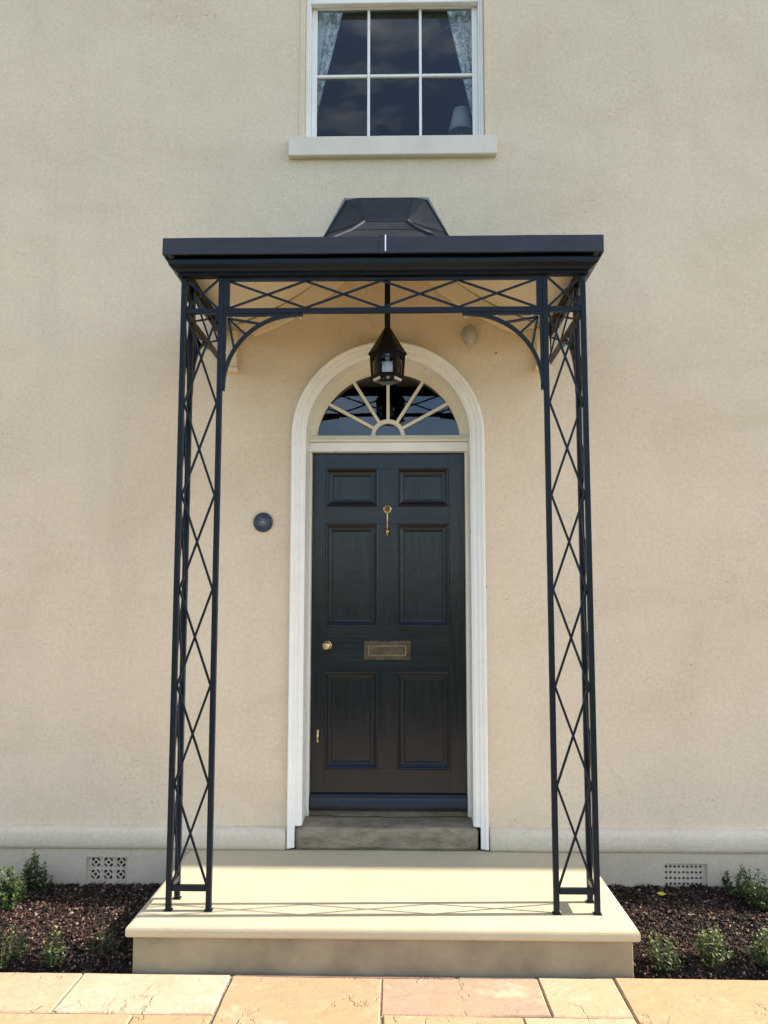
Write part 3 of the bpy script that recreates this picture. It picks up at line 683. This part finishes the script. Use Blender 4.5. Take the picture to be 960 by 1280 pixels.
# ------------------------------------------------------------------ the iron porch
porch = empty('porch', (0, -.5, 0), 'blue black wrought iron porch with lattice columns and swept lead roof', 'porch')
XO, XI, YFc, YR = .9825, .7735, -.95, -.79      # outer and inner post faces, front and rear
PW = .026
ZC = 2.968                                     # underside of the cornice
lat_mesh = {}
def latbar(p, q, parent, side, w=.0105, d=.007):
    MB().bar(p, q, w, d, side).build('lattice_bar', 'iron', parent)
def column(s):
    c = empty('column'); c.parent = porch; c.location = Vector((s*.88, -.87, 0)) - porch.location
    tag(c, ('left' if s < 0 else 'right') + ' lattice column of three iron uprights')
    for (x, y) in ((s*(XO-PW/2), YFc+PW/2), (s*(XI+PW/2), YFc+PW/2), (s*(XO-PW/2), YR)):
        MB().box(x-PW/2, x+PW/2, y-PW/2, y+PW/2, .0, ZC).build('upright', 'iron', c, bev=.004, seg=3, smooth=False)
    xm0, xm1 = s*(XO-PW), s*(XI+PW); yc = YFc+PW/2
    ys0, ys1 = YFc+PW, YR-PW/2; xc = s*(XO-PW/2)
    for zc_ in (.100, 2.801):
        MB().box(xm0, xm1, yc-.012, yc+.010, zc_-.013, zc_+.013).build('rail', 'iron', c, bev=.0015, seg=1)
        MB().box(xc-.011, xc+.011, ys0, ys1, zc_-.013, zc_+.013).build('rail', 'iron', c, bev=.0015, seg=1)
    zz = [.113 + (2.788-.113)*k/6 for k in range(7)]
    spans = [(zz[k], zz[k+1]) for k in range(6)] + [(2.814, 2.962)]
    for z0, z1 in spans:
        latbar((xm0, yc-.004, z0), (xm1, yc-.004, z1), c, (0, 1, 0)); latbar((xm1, yc+.0035, z0), (xm0, yc+.0035, z1), c, (0, 1, 0))
        latbar((xc-.004, ys0, z0), (xc-.004, ys1, z1), c, (1, 0, 0)); latbar((xc+.0035, ys1, z0), (xc+.0035, ys0, z1), c, (1, 0, 0))
    for (x, y) in ((s*(XO-PW/2), YFc+PW/2), (s*(XI+PW/2), YFc+PW/2), (s*(XO-PW/2), YR)):
        MB().box(x-.018, x+.018, y-.018, y+.018, .0005, .005).build('foot_plate', 'iron', c)
column(-1); column(1)
def frieze(P, length, side, ncross, label):
    """P(u, z, d): maps run distance, height and depth to world."""
    f = empty('frieze'); f.parent = porch; f.location = Vector(P(length/2, 2.88, 0)) - porch.location; tag(f, label)
    MB().bar(P(0, 2.801, 0), P(length, 2.801, 0), .026, .022, side).build('rail', 'iron', f, bev=.0015, seg=1)
    MB().bar(P(0, 2.958, 0), P(length, 2.958, 0), .012, .018, side).build('rail', 'iron', f)
    for u in (.013, length-.013): MB().bar(P(u, 2.815, 0), P(u, 2.951, 0), .026, .022, side).build('upright', 'iron', f)
    a, b_ = .028, length-.028
    for k in range(ncross):
        u0, u1 = a+(b_-a)*k/ncross, a+(b_-a)*(k+1)/ncross
        latbar(P(u0, 2.816, -.004), P(u1, 2.951, -.004), f, side); latbar(P(u0, 2.951, .0035), P(u1, 2.816, .0035), f, side)
frieze(lambda u, z, d: (-XI+.001+u, YFc+PW/2+d, z), 2*XI-.002, (0, 1, 0), 4, 'front frieze of lozenge lattice under the cornice')
for s in (-1, 1):
    frieze(lambda u, z, d, s=s: (s*(XO-PW/2)-s*d, YR+PW/2+.001+u, z), -YR-PW/2-.004, (1, 0, 0), 2, ('left' if s < 0 else 'right')+' side frieze running back to the wall')
def bracket(P, side):
    """quarter bracket: corner at u=0, top; P(u, w): u along the frieze, w downwards."""
    b_ = empty('bracket'); b_.parent = porch; b_.location = Vector(P(.1, .1)) - porch.location
    R = .350
    MB().bar(P(.002, .006), P(R+.035, .006), .010, .018, side).build('top_strap', 'iron', b_)
    MB().bar(P(.006, .012), P(.006, R+.03), .012, .018, side).build('side_strap', 'iron', b_)
    pts = []; n = 22
    for i in range(n+1):
        a = PI/2*i/n; pts.append((.004+R-R*math.cos(a), .006+R-R*math.sin(a)))
    # centre of the arc lies at (R, R)
    vs = []; fs = []; sdv = Vector(side)*.011
    for i, (u, w) in enumerate(pts):
        a = PI/2*i/n; nu, nw = -math.cos(a), -math.sin(a)
        for o_ in (-.0075, .0075):
            q = Vector(P(u+nu*o_, w+nw*o_)); vs += [tuple(q-sdv), tuple(q+sdv)]
    for i in range(n):
        a0, b0 = i*4, (i+1)*4
        for j, k in ((0, 1), (1, 3), (3, 2), (2, 0)): fs.append((a0+j, a0+k, b0+k, b0+j))
    fs += [(0, 1, 3, 2), (n*4, n*4+2, n*4+3, n*4+1)]
    MB().add(vs, fs).build('arch_strap', 'iron', b_)
    for a in (31, 46, 61):
        a = math.radians(a); hit = (.004+R-R*math.cos(a), .006+R-R*math.sin(a))
        MB().bar(P(.022, .022), P(*hit), .010, .016, side).build('spoke', 'iron', b_)
    for (u, w) in ((.05, -.0), (R*.62, .0), (R+.024, .009)):
        q = P(u, w+.012); MB().lathe(q, [(.0045, -.004), (.0045, .002), (.0, .005)], 8, 'y').build('bolt', 'zinc', b_)
    for w in (.19, R+.022):
        q = P(.013, w); MB().lathe(q, [(.0045, -.004), (.0045, .002), (.0, .005)], 8, 'y').build('bolt', 'zinc', b_)
for s in (-1, 1):
    bracket(lambda u, w, s=s: (s*(XI-.001-u), YFc+PW/2, 2.786-w), (0, 1, 0))
    bracket(lambda u, w, s=s: (s*(XO-PW/2), YR+PW/2+u, 2.786-w), (1, 0, 0))

# cornice: profile (outset from frame, z), mitred round three sides
def cornice(prof, name, mat, closed=True, bev=.0):
    vs = []; fs = []; k = len(prof)
    for o_, z in prof: vs.append((-XO-o_, -.003, z))
    for o_, z in prof: vs.append((-XO-o_, YFc-o_*1.12, z))
    for o_, z in prof: vs.append((XO+o_, YFc-o_*1.12, z))
    for o_, z in prof: vs.append((XO+o_, -.003, z))
    # subdivide long runs for slight waviness
    for i in range(3):
        for j in range(k): fs.append((i*k+j, i*k+(j+1) % k, (i+1)*k+(j+1) % k, (i+1)*k+j))
    fs += [tuple(range(k)), tuple(3*k+j for j in range(k))[::-1]]
    mb_ = MB().add(vs, fs); me = mb_.mesh(name)
    bm = bmesh.new(); bm.from_mesh(me)
    for x in np.linspace(-1, 1, 25): bmesh.ops.bisect_plane(bm, geom=list(bm.verts)+list(bm.edges)+list(bm.faces), plane_co=(float(x), 0, 0), plane_no=(1, 0, 0))
    for v in bm.verts:
        if v.co.y < -.9: v.co.z += .0022*noise.noise(Vector((v.co.x*3, 0, v.co.z*2))); v.co.y += .003*noise.noise(Vector((v.co.x*4, 3, v.co.z*5)))
    bm.to_mesh(me); bm.free()
    return link(name, me, mat, porch, bev=bev, ang=40)
cornice([(-.028, 2.9695), (-.028, 3.06), (.012, 3.06), (.012, 2.9695)], 'frame_beam', 'dark_iron', bev=.0015)  # black on the beam puts the shade under the cornice into its colour
cornice([(.0125, 3.058), (.030, 3.058), (.030, 3.040), (.050, 3.040), (.052, 3.034), (.050, 3.014), (.042, 3.008), (.030, 3.000), (.022, 2.990), (.0125, 2.985)], 'cornice_moulding', 'iron', bev=.001)
cornice([(-.02, 3.0605), (-.02, 3.110), (.060, 3.134), (.073, 3.134), (.073, 3.050), (.0625, 3.050), (.0625, 3.0605)], 'fascia', 'fascia', bev=.003)
MB().box(-.014, .012, YFc-.0895, YFc-.079, 3.047, 3.139).build('joint_cover', 'fascia', porch, bev=.002)
MB().box(.0125, .019, YFc-.0890, YFc-.079, 3.056, 3.139).build('joint_weld', 'zinc', porch, bev=.002)

# roof: swept tent profile; half width at the wall, height, front depth, front half width
ROOF = [(.24, 3.800, -.030, .165), (.36, 3.590, -.165, .125), (.415, 3.505, -.245, .195), (.50, 3.40, -.36, .31), (.66, 3.265, -.58, .55), (.85, 3.175, -.82, .82), (1.050, 3.128, -1.022, 1.048)]
lead = empty('roof'); lead.parent = porch; lead.location = Vector((0, -.4, 3.3)) - porch.location
def sheet(quad, name='lead_panel', mat='lead', th=.006, par=None, nu=1):
    a, b_, c_, d_ = [Vector(q) for q in quad]; vs = []; fs = []
    nrm = (b_-a).cross(d_-a).normalized()
    for j in range(2):
        for i in range(nu+1):
            p = (a.lerp(b_, i/nu) if j == 0 else d_.lerp(c_, i/nu)); vs.append(p)
    for i in range(nu): fs.append((i, i+1, nu+1+i+1, nu+1+i))
    o = MB().add(vs, fs).build(name, mat, par or lead); md = o.modifiers.new('s', 'SOLIDIFY'); md.thickness = th; md.offset = 0
    return o
for i in range(len(ROOF)-1):
    w0, z0, y0, f0 = ROOF[i]; w1, z1, y1, f1 = ROOF[i+1]; lap = .003*(len(ROOF)-i)
    sheet([(-f0, y0, z0+lap), (f0, y0, z0+lap), (f1, y1, z1+lap), (-f1, y1, z1+lap)])
    for s in (-1, 1):
        sheet([(s*w0, -.003, z0+lap), (s*f0, y0, z0+lap), (s*f1, y1, z1+lap), (s*w1, -.003, z1+lap)])
sheet([(-.24, -.003, 3.822), (.24, -.003, 3.822), (.165, -.03, 3.822), (-.165, -.03, 3.822)])
for s in (-1, 1):
    MB().tube([(s*f, y-.004, z+.018) for w, z, y, f in ROOF[1:-1]] + [(s*1.02, -1.0, 3.128)], .009, 10).build('hip_roll', 'dull_lead', lead, smooth=True)
    MB().tube([(s*(w+.004), -.006, z+.02) for w, z, y, f in ROOF], .006, 6).build('wall_flashing', 'zinc_dull' if 'zinc_dull' in MT else 'lead', lead, smooth=True)
fp_ = [(-(w+.016), z+.012) for w, z, y, f in ROOF[::-1]] + [(w+.016, z+.012) for w, z, y, f in ROOF]
fi_ = [(-(w+.004), z+.004) for w, z, y, f in ROOF[::-1]] + [(w+.004, z+.004) for w, z, y, f in ROOF]
fp_[6] = (fp_[6][0], 3.822+.014); fp_[7] = (fp_[7][0], 3.822+.014)
MT['flash'] = simple('grey_flashing', (.20, .21, .22), .5, var=.15, vs=15, bs=.3)
link('wall_flashing', flat_mesh([fp_ + fi_[::-1]], -.007, -.0015, 'wall_flashing'), 'flash', lead)

# ceiling under the roof
CE = [(.16, 3.62, -.13, .10), (.24, 3.49, -.20, .16), (.31, 3.40, -.28, .24), (.40, 3.315, -.38, .34), (.50, 3.240, -.49, .45), (.62, 3.165, -.61, .58), (.74, 3.105, -.72, .71), (.86, 3.055, -.83, .84), (.955, 3.02, -.92, .955)]
ceil = empty('ceiling'); ceil.parent = porch; ceil.location = Vector((0, -.4, 3.2)) - porch.location
def strip(fn, name, mat):
    vs = []; fs = []; nu = 12
    for k_ in CE:
        a, b_ = [Vector(q) for q in fn(k_)]
        for i in range(nu+1): vs.append(a.lerp(b_, i/nu))
    for j in range(len(CE)-1):
        for i in range(nu): fs.append((j*(nu+1)+i, j*(nu+1)+i+1, (j+1)*(nu+1)+i+1, (j+1)*(nu+1)+i))
    o = MB().add(vs, fs).build(name, mat, ceil, smooth=True); md = o.modifiers.new('s', 'SOLIDIFY'); md.thickness = .008; md.offset = 0; return o
strip(lambda k: ((-k[3], k[2], k[1]), (k[3], k[2], k[1])), 'ceiling_board', 'ceiling')
for s in (-1, 1):
    strip(lambda k: ((s*k[0], -.004, k[1]), (s*k[3], k[2], k[1])), 'ceiling_board', 'ceiling')
    MB().tube([(s*k[3], k[2], k[1]-.004) for k in CE], .010, 8).build('hip_batten', 'ceiling', ceil, smooth=True)
    # wall rib following the sweep
    top = [(s*k[0], k[1]-.011) for k in CE if k[1] > 3.04]; bot = [(s*max(.03, k[0]-.075), k[1]-.085) for k in CE if k[1] > 3.04]
    top += [(s*.975, 3.022)]; bot += [(s*.86, 3.016-.005), (s*.975, 3.000)]
    link('wall_rib', flat_mesh([top + bot[::-1]], -.040, -.004, 'wall_rib'), 'ceiling', ceil, bev=.003)
    MB().box(s*.890, s*.968, -.055, -.001, 2.772, 2.998).build('corbel', 'ceiling', ceil, bev=.003)
    MB().box(s*.882, s*.968, -.062, -.001, 2.750, 2.771).build('corbel_foot', 'ceiling', ceil, bev=.003)
MB().box(-.16, .16, -.135, -.004, 3.618, 3.628).build('ceiling_board', 'ceiling', ceil)

# ------------------------------------------------------------------ hanging lantern
LX, LY = .014, -.33
lan = empty('hanging_lantern', (LX, LY, 2.55), 'black six sided lantern with arched panes hanging on a rod under the porch', 'lantern')
MB().tube([(LX, LY, 2.83), (LX, LY, 3.36)], .0155, 12).build('rod', 'dark_iron', lan, smooth=True)
MB().lathe((LX, LY, 3.30), [(.04, .03), (.04, .022), (.02, .0)][::-1], 20).build('ceiling_rose', 'dark_iron', lan)
def hexring(r, z, rot=0): return [(LX+r*math.sin(PI/3*k+rot), LY+r*math.cos(PI/3*k+rot), z) for k in range(6)]
RT = PI/6                                    # a flat face towards the camera
cap = MB(); prof = [(.102, 2.700), (.105, 2.706), (.083, 2.738), (.058, 2.778), (.036, 2.815), (.020, 2.842), (.0165, 2.850)]
vs = [p for r, z in prof for p in hexring(r, z, RT)]
cap.add(vs, [(i*6+k, i*6+(k+1) % 6, (i+1)*6+(k+1) % 6, (i+1)*6+k) for i in range(len(prof)-1) for k in range(6)] + [tuple(range(6))[::-1], tuple((len(prof)-1)*6+k for k in range(6))])
cap.build('lantern_cap', 'dark_iron', lan)
RB = .092; RBb = .084; ZT, ZB = 2.699, 2.582
for k in range(6):
    a0, a1 = PI/3*k+RT, PI/3*(k+1)+RT
    t0, t1 = [Vector((LX+RB*math.sin(a), LY+RB*math.cos(a), ZT)) for a in (a0, a1)]
    b0, b1 = [Vector((LX+RBb*math.sin(a), LY+RBb*math.cos(a), ZB)) for a in (a0, a1)]
    def F(u, v): return (b0.lerp(b1, u)).lerp(t0.lerp(t1, u), v)
    nrm = (b1-b0).cross(t0-b0).normalized()
    if nrm.dot(Vector((math.sin((a0+a1)/2), math.cos((a0+a1)/2), 0))) < 0: nrm = -nrm
    # frame face with a pointed-arch opening
    op = [(.17, .06), (.83, .06)] + [(.5+.33*math.cos(q), .55+.36*math.sin(q)) for q in np.linspace(0, PI, 13)]
    ou = [(0, 0), (1, 0)] + [(1-(i/12), 1) for i in range(13)]
    oo = [(0, 0), (1, 0)] + [(min(1, max(0, .5+.5*math.cos(q)*1.5)), 1) if 0 < q < PI else ((1, .55) if q == 0 else (0, .55)) for q in np.linspace(0, PI, 13)]
    m_ = len(op); vs = []
    for d_ in (0, -.004):
        for (u, v) in oo: vs.append(F(u, v)+nrm*d_)
        for (u, v) in op: vs.append(F(u, v)+nrm*d_)
    fs = []
    for i in range(m_):
        j = (i+1) % m_; fs.append((i, j, m_+j, m_+i)); fs.append((2*m_+j, 2*m_+i, 3*m_+i, 3*m_+j)); fs.append((m_+i, m_+j, 3*m_+j, 3*m_+i))
    MB().add(vs, fs).build('lantern_frame', 'dark_iron', lan)
    MB().add([F(u, v)-nrm*.0055 for u, v in op] + [F(u, v)-nrm*.0075 for u, v in op],
             [tuple(range(m_)), tuple(range(m_, 2*m_))[::-1]] + [(i, (i+1) % m_, m_+(i+1) % m_, m_+i) for i in range(m_)]).build('pane', 'lantern_glass', lan)
    MB().tube([F(0, 0), F(0, 1)], .004, 6).build('corner_bar', 'dark_iron', lan)
ring = MB(); pr = [(.080, ZB-.001), (.094, ZB-.001), (.096, ZB-.010), (.088, ZB-.014), (.080, ZB-.014)]
ring.add([p for r, z in pr for p in hexring(r, z, RT)], [(i*6+k, i*6+(k+1) % 6, ((i+1) % 5)*6+(k+1) % 6, ((i+1) % 5)*6+k) for i in range(5) for k in range(6)]); ring.build('base_ring', 'dark_iron', lan)
gb = MB(); pr = [(.078, ZB-.012), (.072, ZB-.026), (.045, ZB-.036)]
gb.add([p for r, z in pr for p in hexring(r, z, RT)], [(i*6+k, i*6+(k+1) % 6, (i+1)*6+(k+1) % 6, (i+1)*6+k) for i in range(2) for k in range(6)] + [tuple(12+k for k in range(6))]); gb.build('bottom_glass', glassmat('tinted_base_glass', (.55, .57, .6), .15, 1.22, .2), lan)  # bottom glass has a darker tint and weaker reflection than the panes
MB().tube([(LX, LY, 2.700), (LX, LY, 2.676)], .012, 12).build('bulb_holder', 'china', lan, smooth=True)
bulbm = glassmat('clear_bulb_glass', (.8, .82, .85), .03, 1.9, .0)
MB().lathe((LX, LY, 0), [(.004, 2.600), (.018, 2.606), (.027, 2.622), (.028, 2.636), (.020, 2.655), (.012, 2.668), (.011, 2.680)], 24).build('bulb', 'frosted', lan, smooth=True)
MB().tube([(LX-.010, LY, 2.676), (LX-.007, LY, 2.632), (LX+.007, LY, 2.632), (LX+.010, LY, 2.676)], .0012, 6).build('filament', 'brass', lan)

for ch in lan.children:                       # lantern about 19 cm across
    for v in ch.data.vertices:
        v.co.x = LX+(v.co.x-LX)*1.046; v.co.y = LY+(v.co.y-LY)*1.046; v.co.z = 2.635+(v.co.z-2.582)*1.046 if v.co.z < 3.1 else v.co.z
# ------------------------------------------------------------------ small wall things
o = MB(); n = 28; prof = []
pir = empty('wall_sensor', (.497, -.03, 2.955), 'cream egg shaped sensor light on the wall right of the lantern', 'sensor')
MB().lathe((.497, -.0005, 2.955), [(.044, 0), (.046, .01), (.040, .022), (.036, .024)], 28, 'y').build('mount', 'offwhite', pir, smooth=True)
bm = bmesh.new(); bmesh.ops.create_uvsphere(bm, u_segments=28, v_segments=18, radius=1)
for v in bm.verts:
    z = v.co.z; k = 1 - .16*(-z) if z < 0 else 1
    v.co = Vector((.497+v.co.x*.050*k, -.048+v.co.y*.040, 2.955+z*.066))
me = bpy.data.meshes.new('housing'); bm.to_mesh(me); bm.free(); link('housing', me, simple('aged_cream_plastic', (.40, .37, .29), .45, var=.08), pir, smooth=True)
MT['lens'] = simple('frosted_lens', (.42, .41, .36), .25, var=.05, bs=.2, bscale=200)
bm = bmesh.new(); bmesh.ops.create_uvsphere(bm, u_segments=28, v_segments=18, radius=1)
for v in bm.verts:
    k = 1 - .2*(-v.co.z) if v.co.z < 0 else 1
    v.co = Vector((.497+v.co.x*.036*k, -.066+v.co.y*.030, 2.952+v.co.z*.050))
me = bpy.data.meshes.new('lens'); bm.to_mesh(me); bm.free(); link('lens', me, 'lens', pir, smooth=True)

bell = empty('doorbell', (-.722, 0, 1.851), 'round dark blue doorbell with white china push left of the door', 'doorbell')
MB().lathe((-.722, -.0005, 1.851), [(.056, 0), (.058, .006), (.055, .012), (.044, .015), (.040, .012), (.038, .012), (.034, .018), (.028, .021), (.022, .017), (.020, .010), (.0, .010)], 40, 'y').build('bell_plate', 'bell', bell, smooth=True)
MB().lathe((-.722, -.0105, 1.851), [(.0105, 0), (.0105, .005), (.007, .008), (.0, .009)], 24, 'y').build('push_button', 'china', bell, smooth=True)
MB().lathe((-.722, -.0115, 1.851), [(.034, .0), (.0350, .0075), (.0335, .0085), (.032, .0075)], 40, 'y').build('rim', simple('slate_ring', (.09, .11, .14), .3, bs=0), bell, smooth=True)
# small screw hole stains near the architrave
nl = MB().lathe((.578, -.0005, 1.475), [(.006, 0), (.006, .008), (.004, .011), (0, .012)], 10, 'y').build('wall_hook', 'dark_iron')
tag(nl, 'tiny black hook on the wall just right of the door surround', 'hook')
nl = MB().lathe((.656, -.0005, 2.865), [(.005, 0), (.005, .004), (0, .006)], 10, 'y').build('wall_plug', 'old_brass')
tag(nl, 'tiny brown plug in the wall below right of the egg shaped sensor', 'plug')

# ------------------------------------------------------------------ planting
def shrub(x, y, h, spread, stems, label, lean=0, leaf=.017, seed=1, dens=1.0, grp='young box shrubs in the bark beds', tips=.12):
    r = random.Random(seed); z0 = soil_h(x, y)-.01
    root = empty('shrub', (x, y, z0), label, 'shrub', grp)
    lf, tp, stm = MB(), MB(), MB()
    def leafq(p, d, size, into):
        d = d.normalized(); s_ = d.cross(Vector((r.uniform(-.4, .4), r.uniform(-.4, .4), 1))).normalized(); n_ = s_.cross(d)
        L_ = size*r.uniform(.7, 1.2); w_ = L_*.27
        into.add([p, p+d*L_*.35-s_*w_+n_*.08*L_, p+d*L_*.35+s_*w_+n_*.08*L_, p+d*L_*.75-s_*w_*.8+n_*.05*L_, p+d*L_*.75+s_*w_*.8+n_*.05*L_, p+d*L_-n_*.05*L_, p+d*L_*.35-n_*.0, p+d*L_*.75-n_*.02*L_],
                 [(0, 6, 1), (0, 2, 6), (1, 6, 7, 3), (6, 2, 4, 7), (3, 7, 5), (7, 4, 5)])
    for k in range(int(stems*1.15)):
        a = r.uniform(0, 2*PI); q = r.random()**.6; hh = h*(1-.5*q*q)*r.choice((.55, .75, .85, .95, 1.0, 1.12))
        top = Vector((math.cos(a)*spread*1.15*q+lean*hh+r.uniform(-.02, .02), math.sin(a)*spread*1.15*q+r.uniform(-.02, .02), hh)); b0 = Vector((math.cos(a)*spread*.15*q, math.sin(a)*spread*.15*q, 0))
        bend = Vector((math.cos(a)*spread*.35+r.uniform(-.012, .012), math.sin(a)*spread*.35+r.uniform(-.012, .012), -hh*.08)); pts = []
        for j in range(7):
            t_ = j/6; pts.append(Vector((x, y, z0)) + b0.lerp(top, t_) + bend*math.sin(PI*t_))
        stm.tube(pts, [.0022*(1-.6*j/6) for j in range(7)], 4, False)
        nl_ = int(15*hh/.17*dens)
        for j in range(nl_):
            t_ = .12 + .88*(j+r.random())/nl_; i = min(5, int(t_*6)); p = pts[i].lerp(pts[i+1], t_*6-i)
            aa = j*1.57+r.uniform(-.5, .5); el = r.uniform(-.35, 1.1)
            for sg in (0, PI):
                d = Vector((math.cos(aa+sg)*math.cos(el), math.sin(aa+sg)*math.cos(el), math.sin(el)))
                leafq(p, d, leaf, tp if (t_ > .86 and r.random() < tips*4) else lf)
    for mb_, nm, mt_ in ((lf, 'foliage', 'leaf'), (tp, 'fresh_tips', 'leaf_fresh'), (stm, 'stems', 'stem')):
        if not mb_.v: continue
        me = bpy.data.meshes.new(nm); me.from_pydata(mb_.v, [], mb_.f); o_ = link(nm, me, mt_, root); o_['kind'] = 'stuff'
    return root
shrub(-1.463, -1.00, .150, .055, 24, 'small upright shrub in the middle of the left bed beside the paving', seed=11, tips=.2)
shrub(-1.262, -.955, .135, .060, 17, 'low shrub in the shadow of the platform in the left bed', seed=12)
shrub(-1.700, -1.00, .175, .095, 42, 'full shrub at the front left corner of the left bed', seed=13)
shrub(-1.985, -.38, .190, .100, 56, 'sunlit bushy shrub cut by the left edge of the view', seed=14, leaf=.021)
shrub(-1.925, -.17, .200, .070, 32, 'dark taller shrub in shade against the wall left of the ornamental vent', seed=15, leaf=.022)
shrub(1.240, -1.00, .150, .060, 30, 'small shrub in the right bed nearest the platform', seed=21, tips=.2)
shrub(1.455, -.99, .155, .060, 34, 'yellow tipped shrub in the middle front of the right bed', seed=22, tips=.3)
shrub(1.700, -.99, .165, .075, 40, 'pale leaved shrub at the front right corner of the right bed', seed=23)
shrub(1.895, -.17, .180, .070, 22, 'thin dark shrub in shade right of the square holed vent', seed=24, leaf=.022)
shrub(1.990, -.33, .185, .105, 46, 'sunlit shrub by the wall at the far right of the right bed', seed=25, leaf=.021)
for i, (x, y) in enumerate(((1.95, -1.0), (2.25, -.98), (2.55, -1.0), (2.4, -.45), (2.8, -.4), (-2.0, -1.0), (-2.3, -1.0), (-2.3, -.4))):
    side_ = 'right' if x > 0 else 'left'
    shrub(x, y, .19, .065, 24, ('%s shrub of the front row beyond the %s edge of the view' if y < -.9 else '%s shrub by the wall beyond the %s edge of the view') % (('nearest', 'second', 'third', 'nearest', 'second', 'nearest', 'second', 'nearest')[i], side_), seed=40+i)
# fallen yellow leaf
lx, ly = 1.478, -.205; lz = soil_h(lx, ly)+.028
vs = [(-.028, 0, 0), (-.012, .010, .004), (.008, .012, .004), (.028, .002, .010), (.008, -.010, .006), (-.012, -.009, .006), (-.01, 0, .0), (.01, 0, .001)]
rm_ = Matrix.Rotation(-.7, 3, 'Z') @ Matrix.Rotation(.6, 3, 'X')
vs = [tuple(rm_@Vector(v)+Vector((lx, ly, lz))) for v in vs]
o = MB().add(vs, [(0, 6, 1), (1, 6, 7, 2), (2, 7, 3), (0, 5, 6), (5, 4, 7, 6), (4, 3, 7)]).build('fallen_leaf', 'yellow_leaf')
md = o.modifiers.new('s', 'SOLIDIFY'); md.thickness = .0008
tag(o, 'fallen yellow leaf on the mulch in front of the square holed vent', 'leaf')
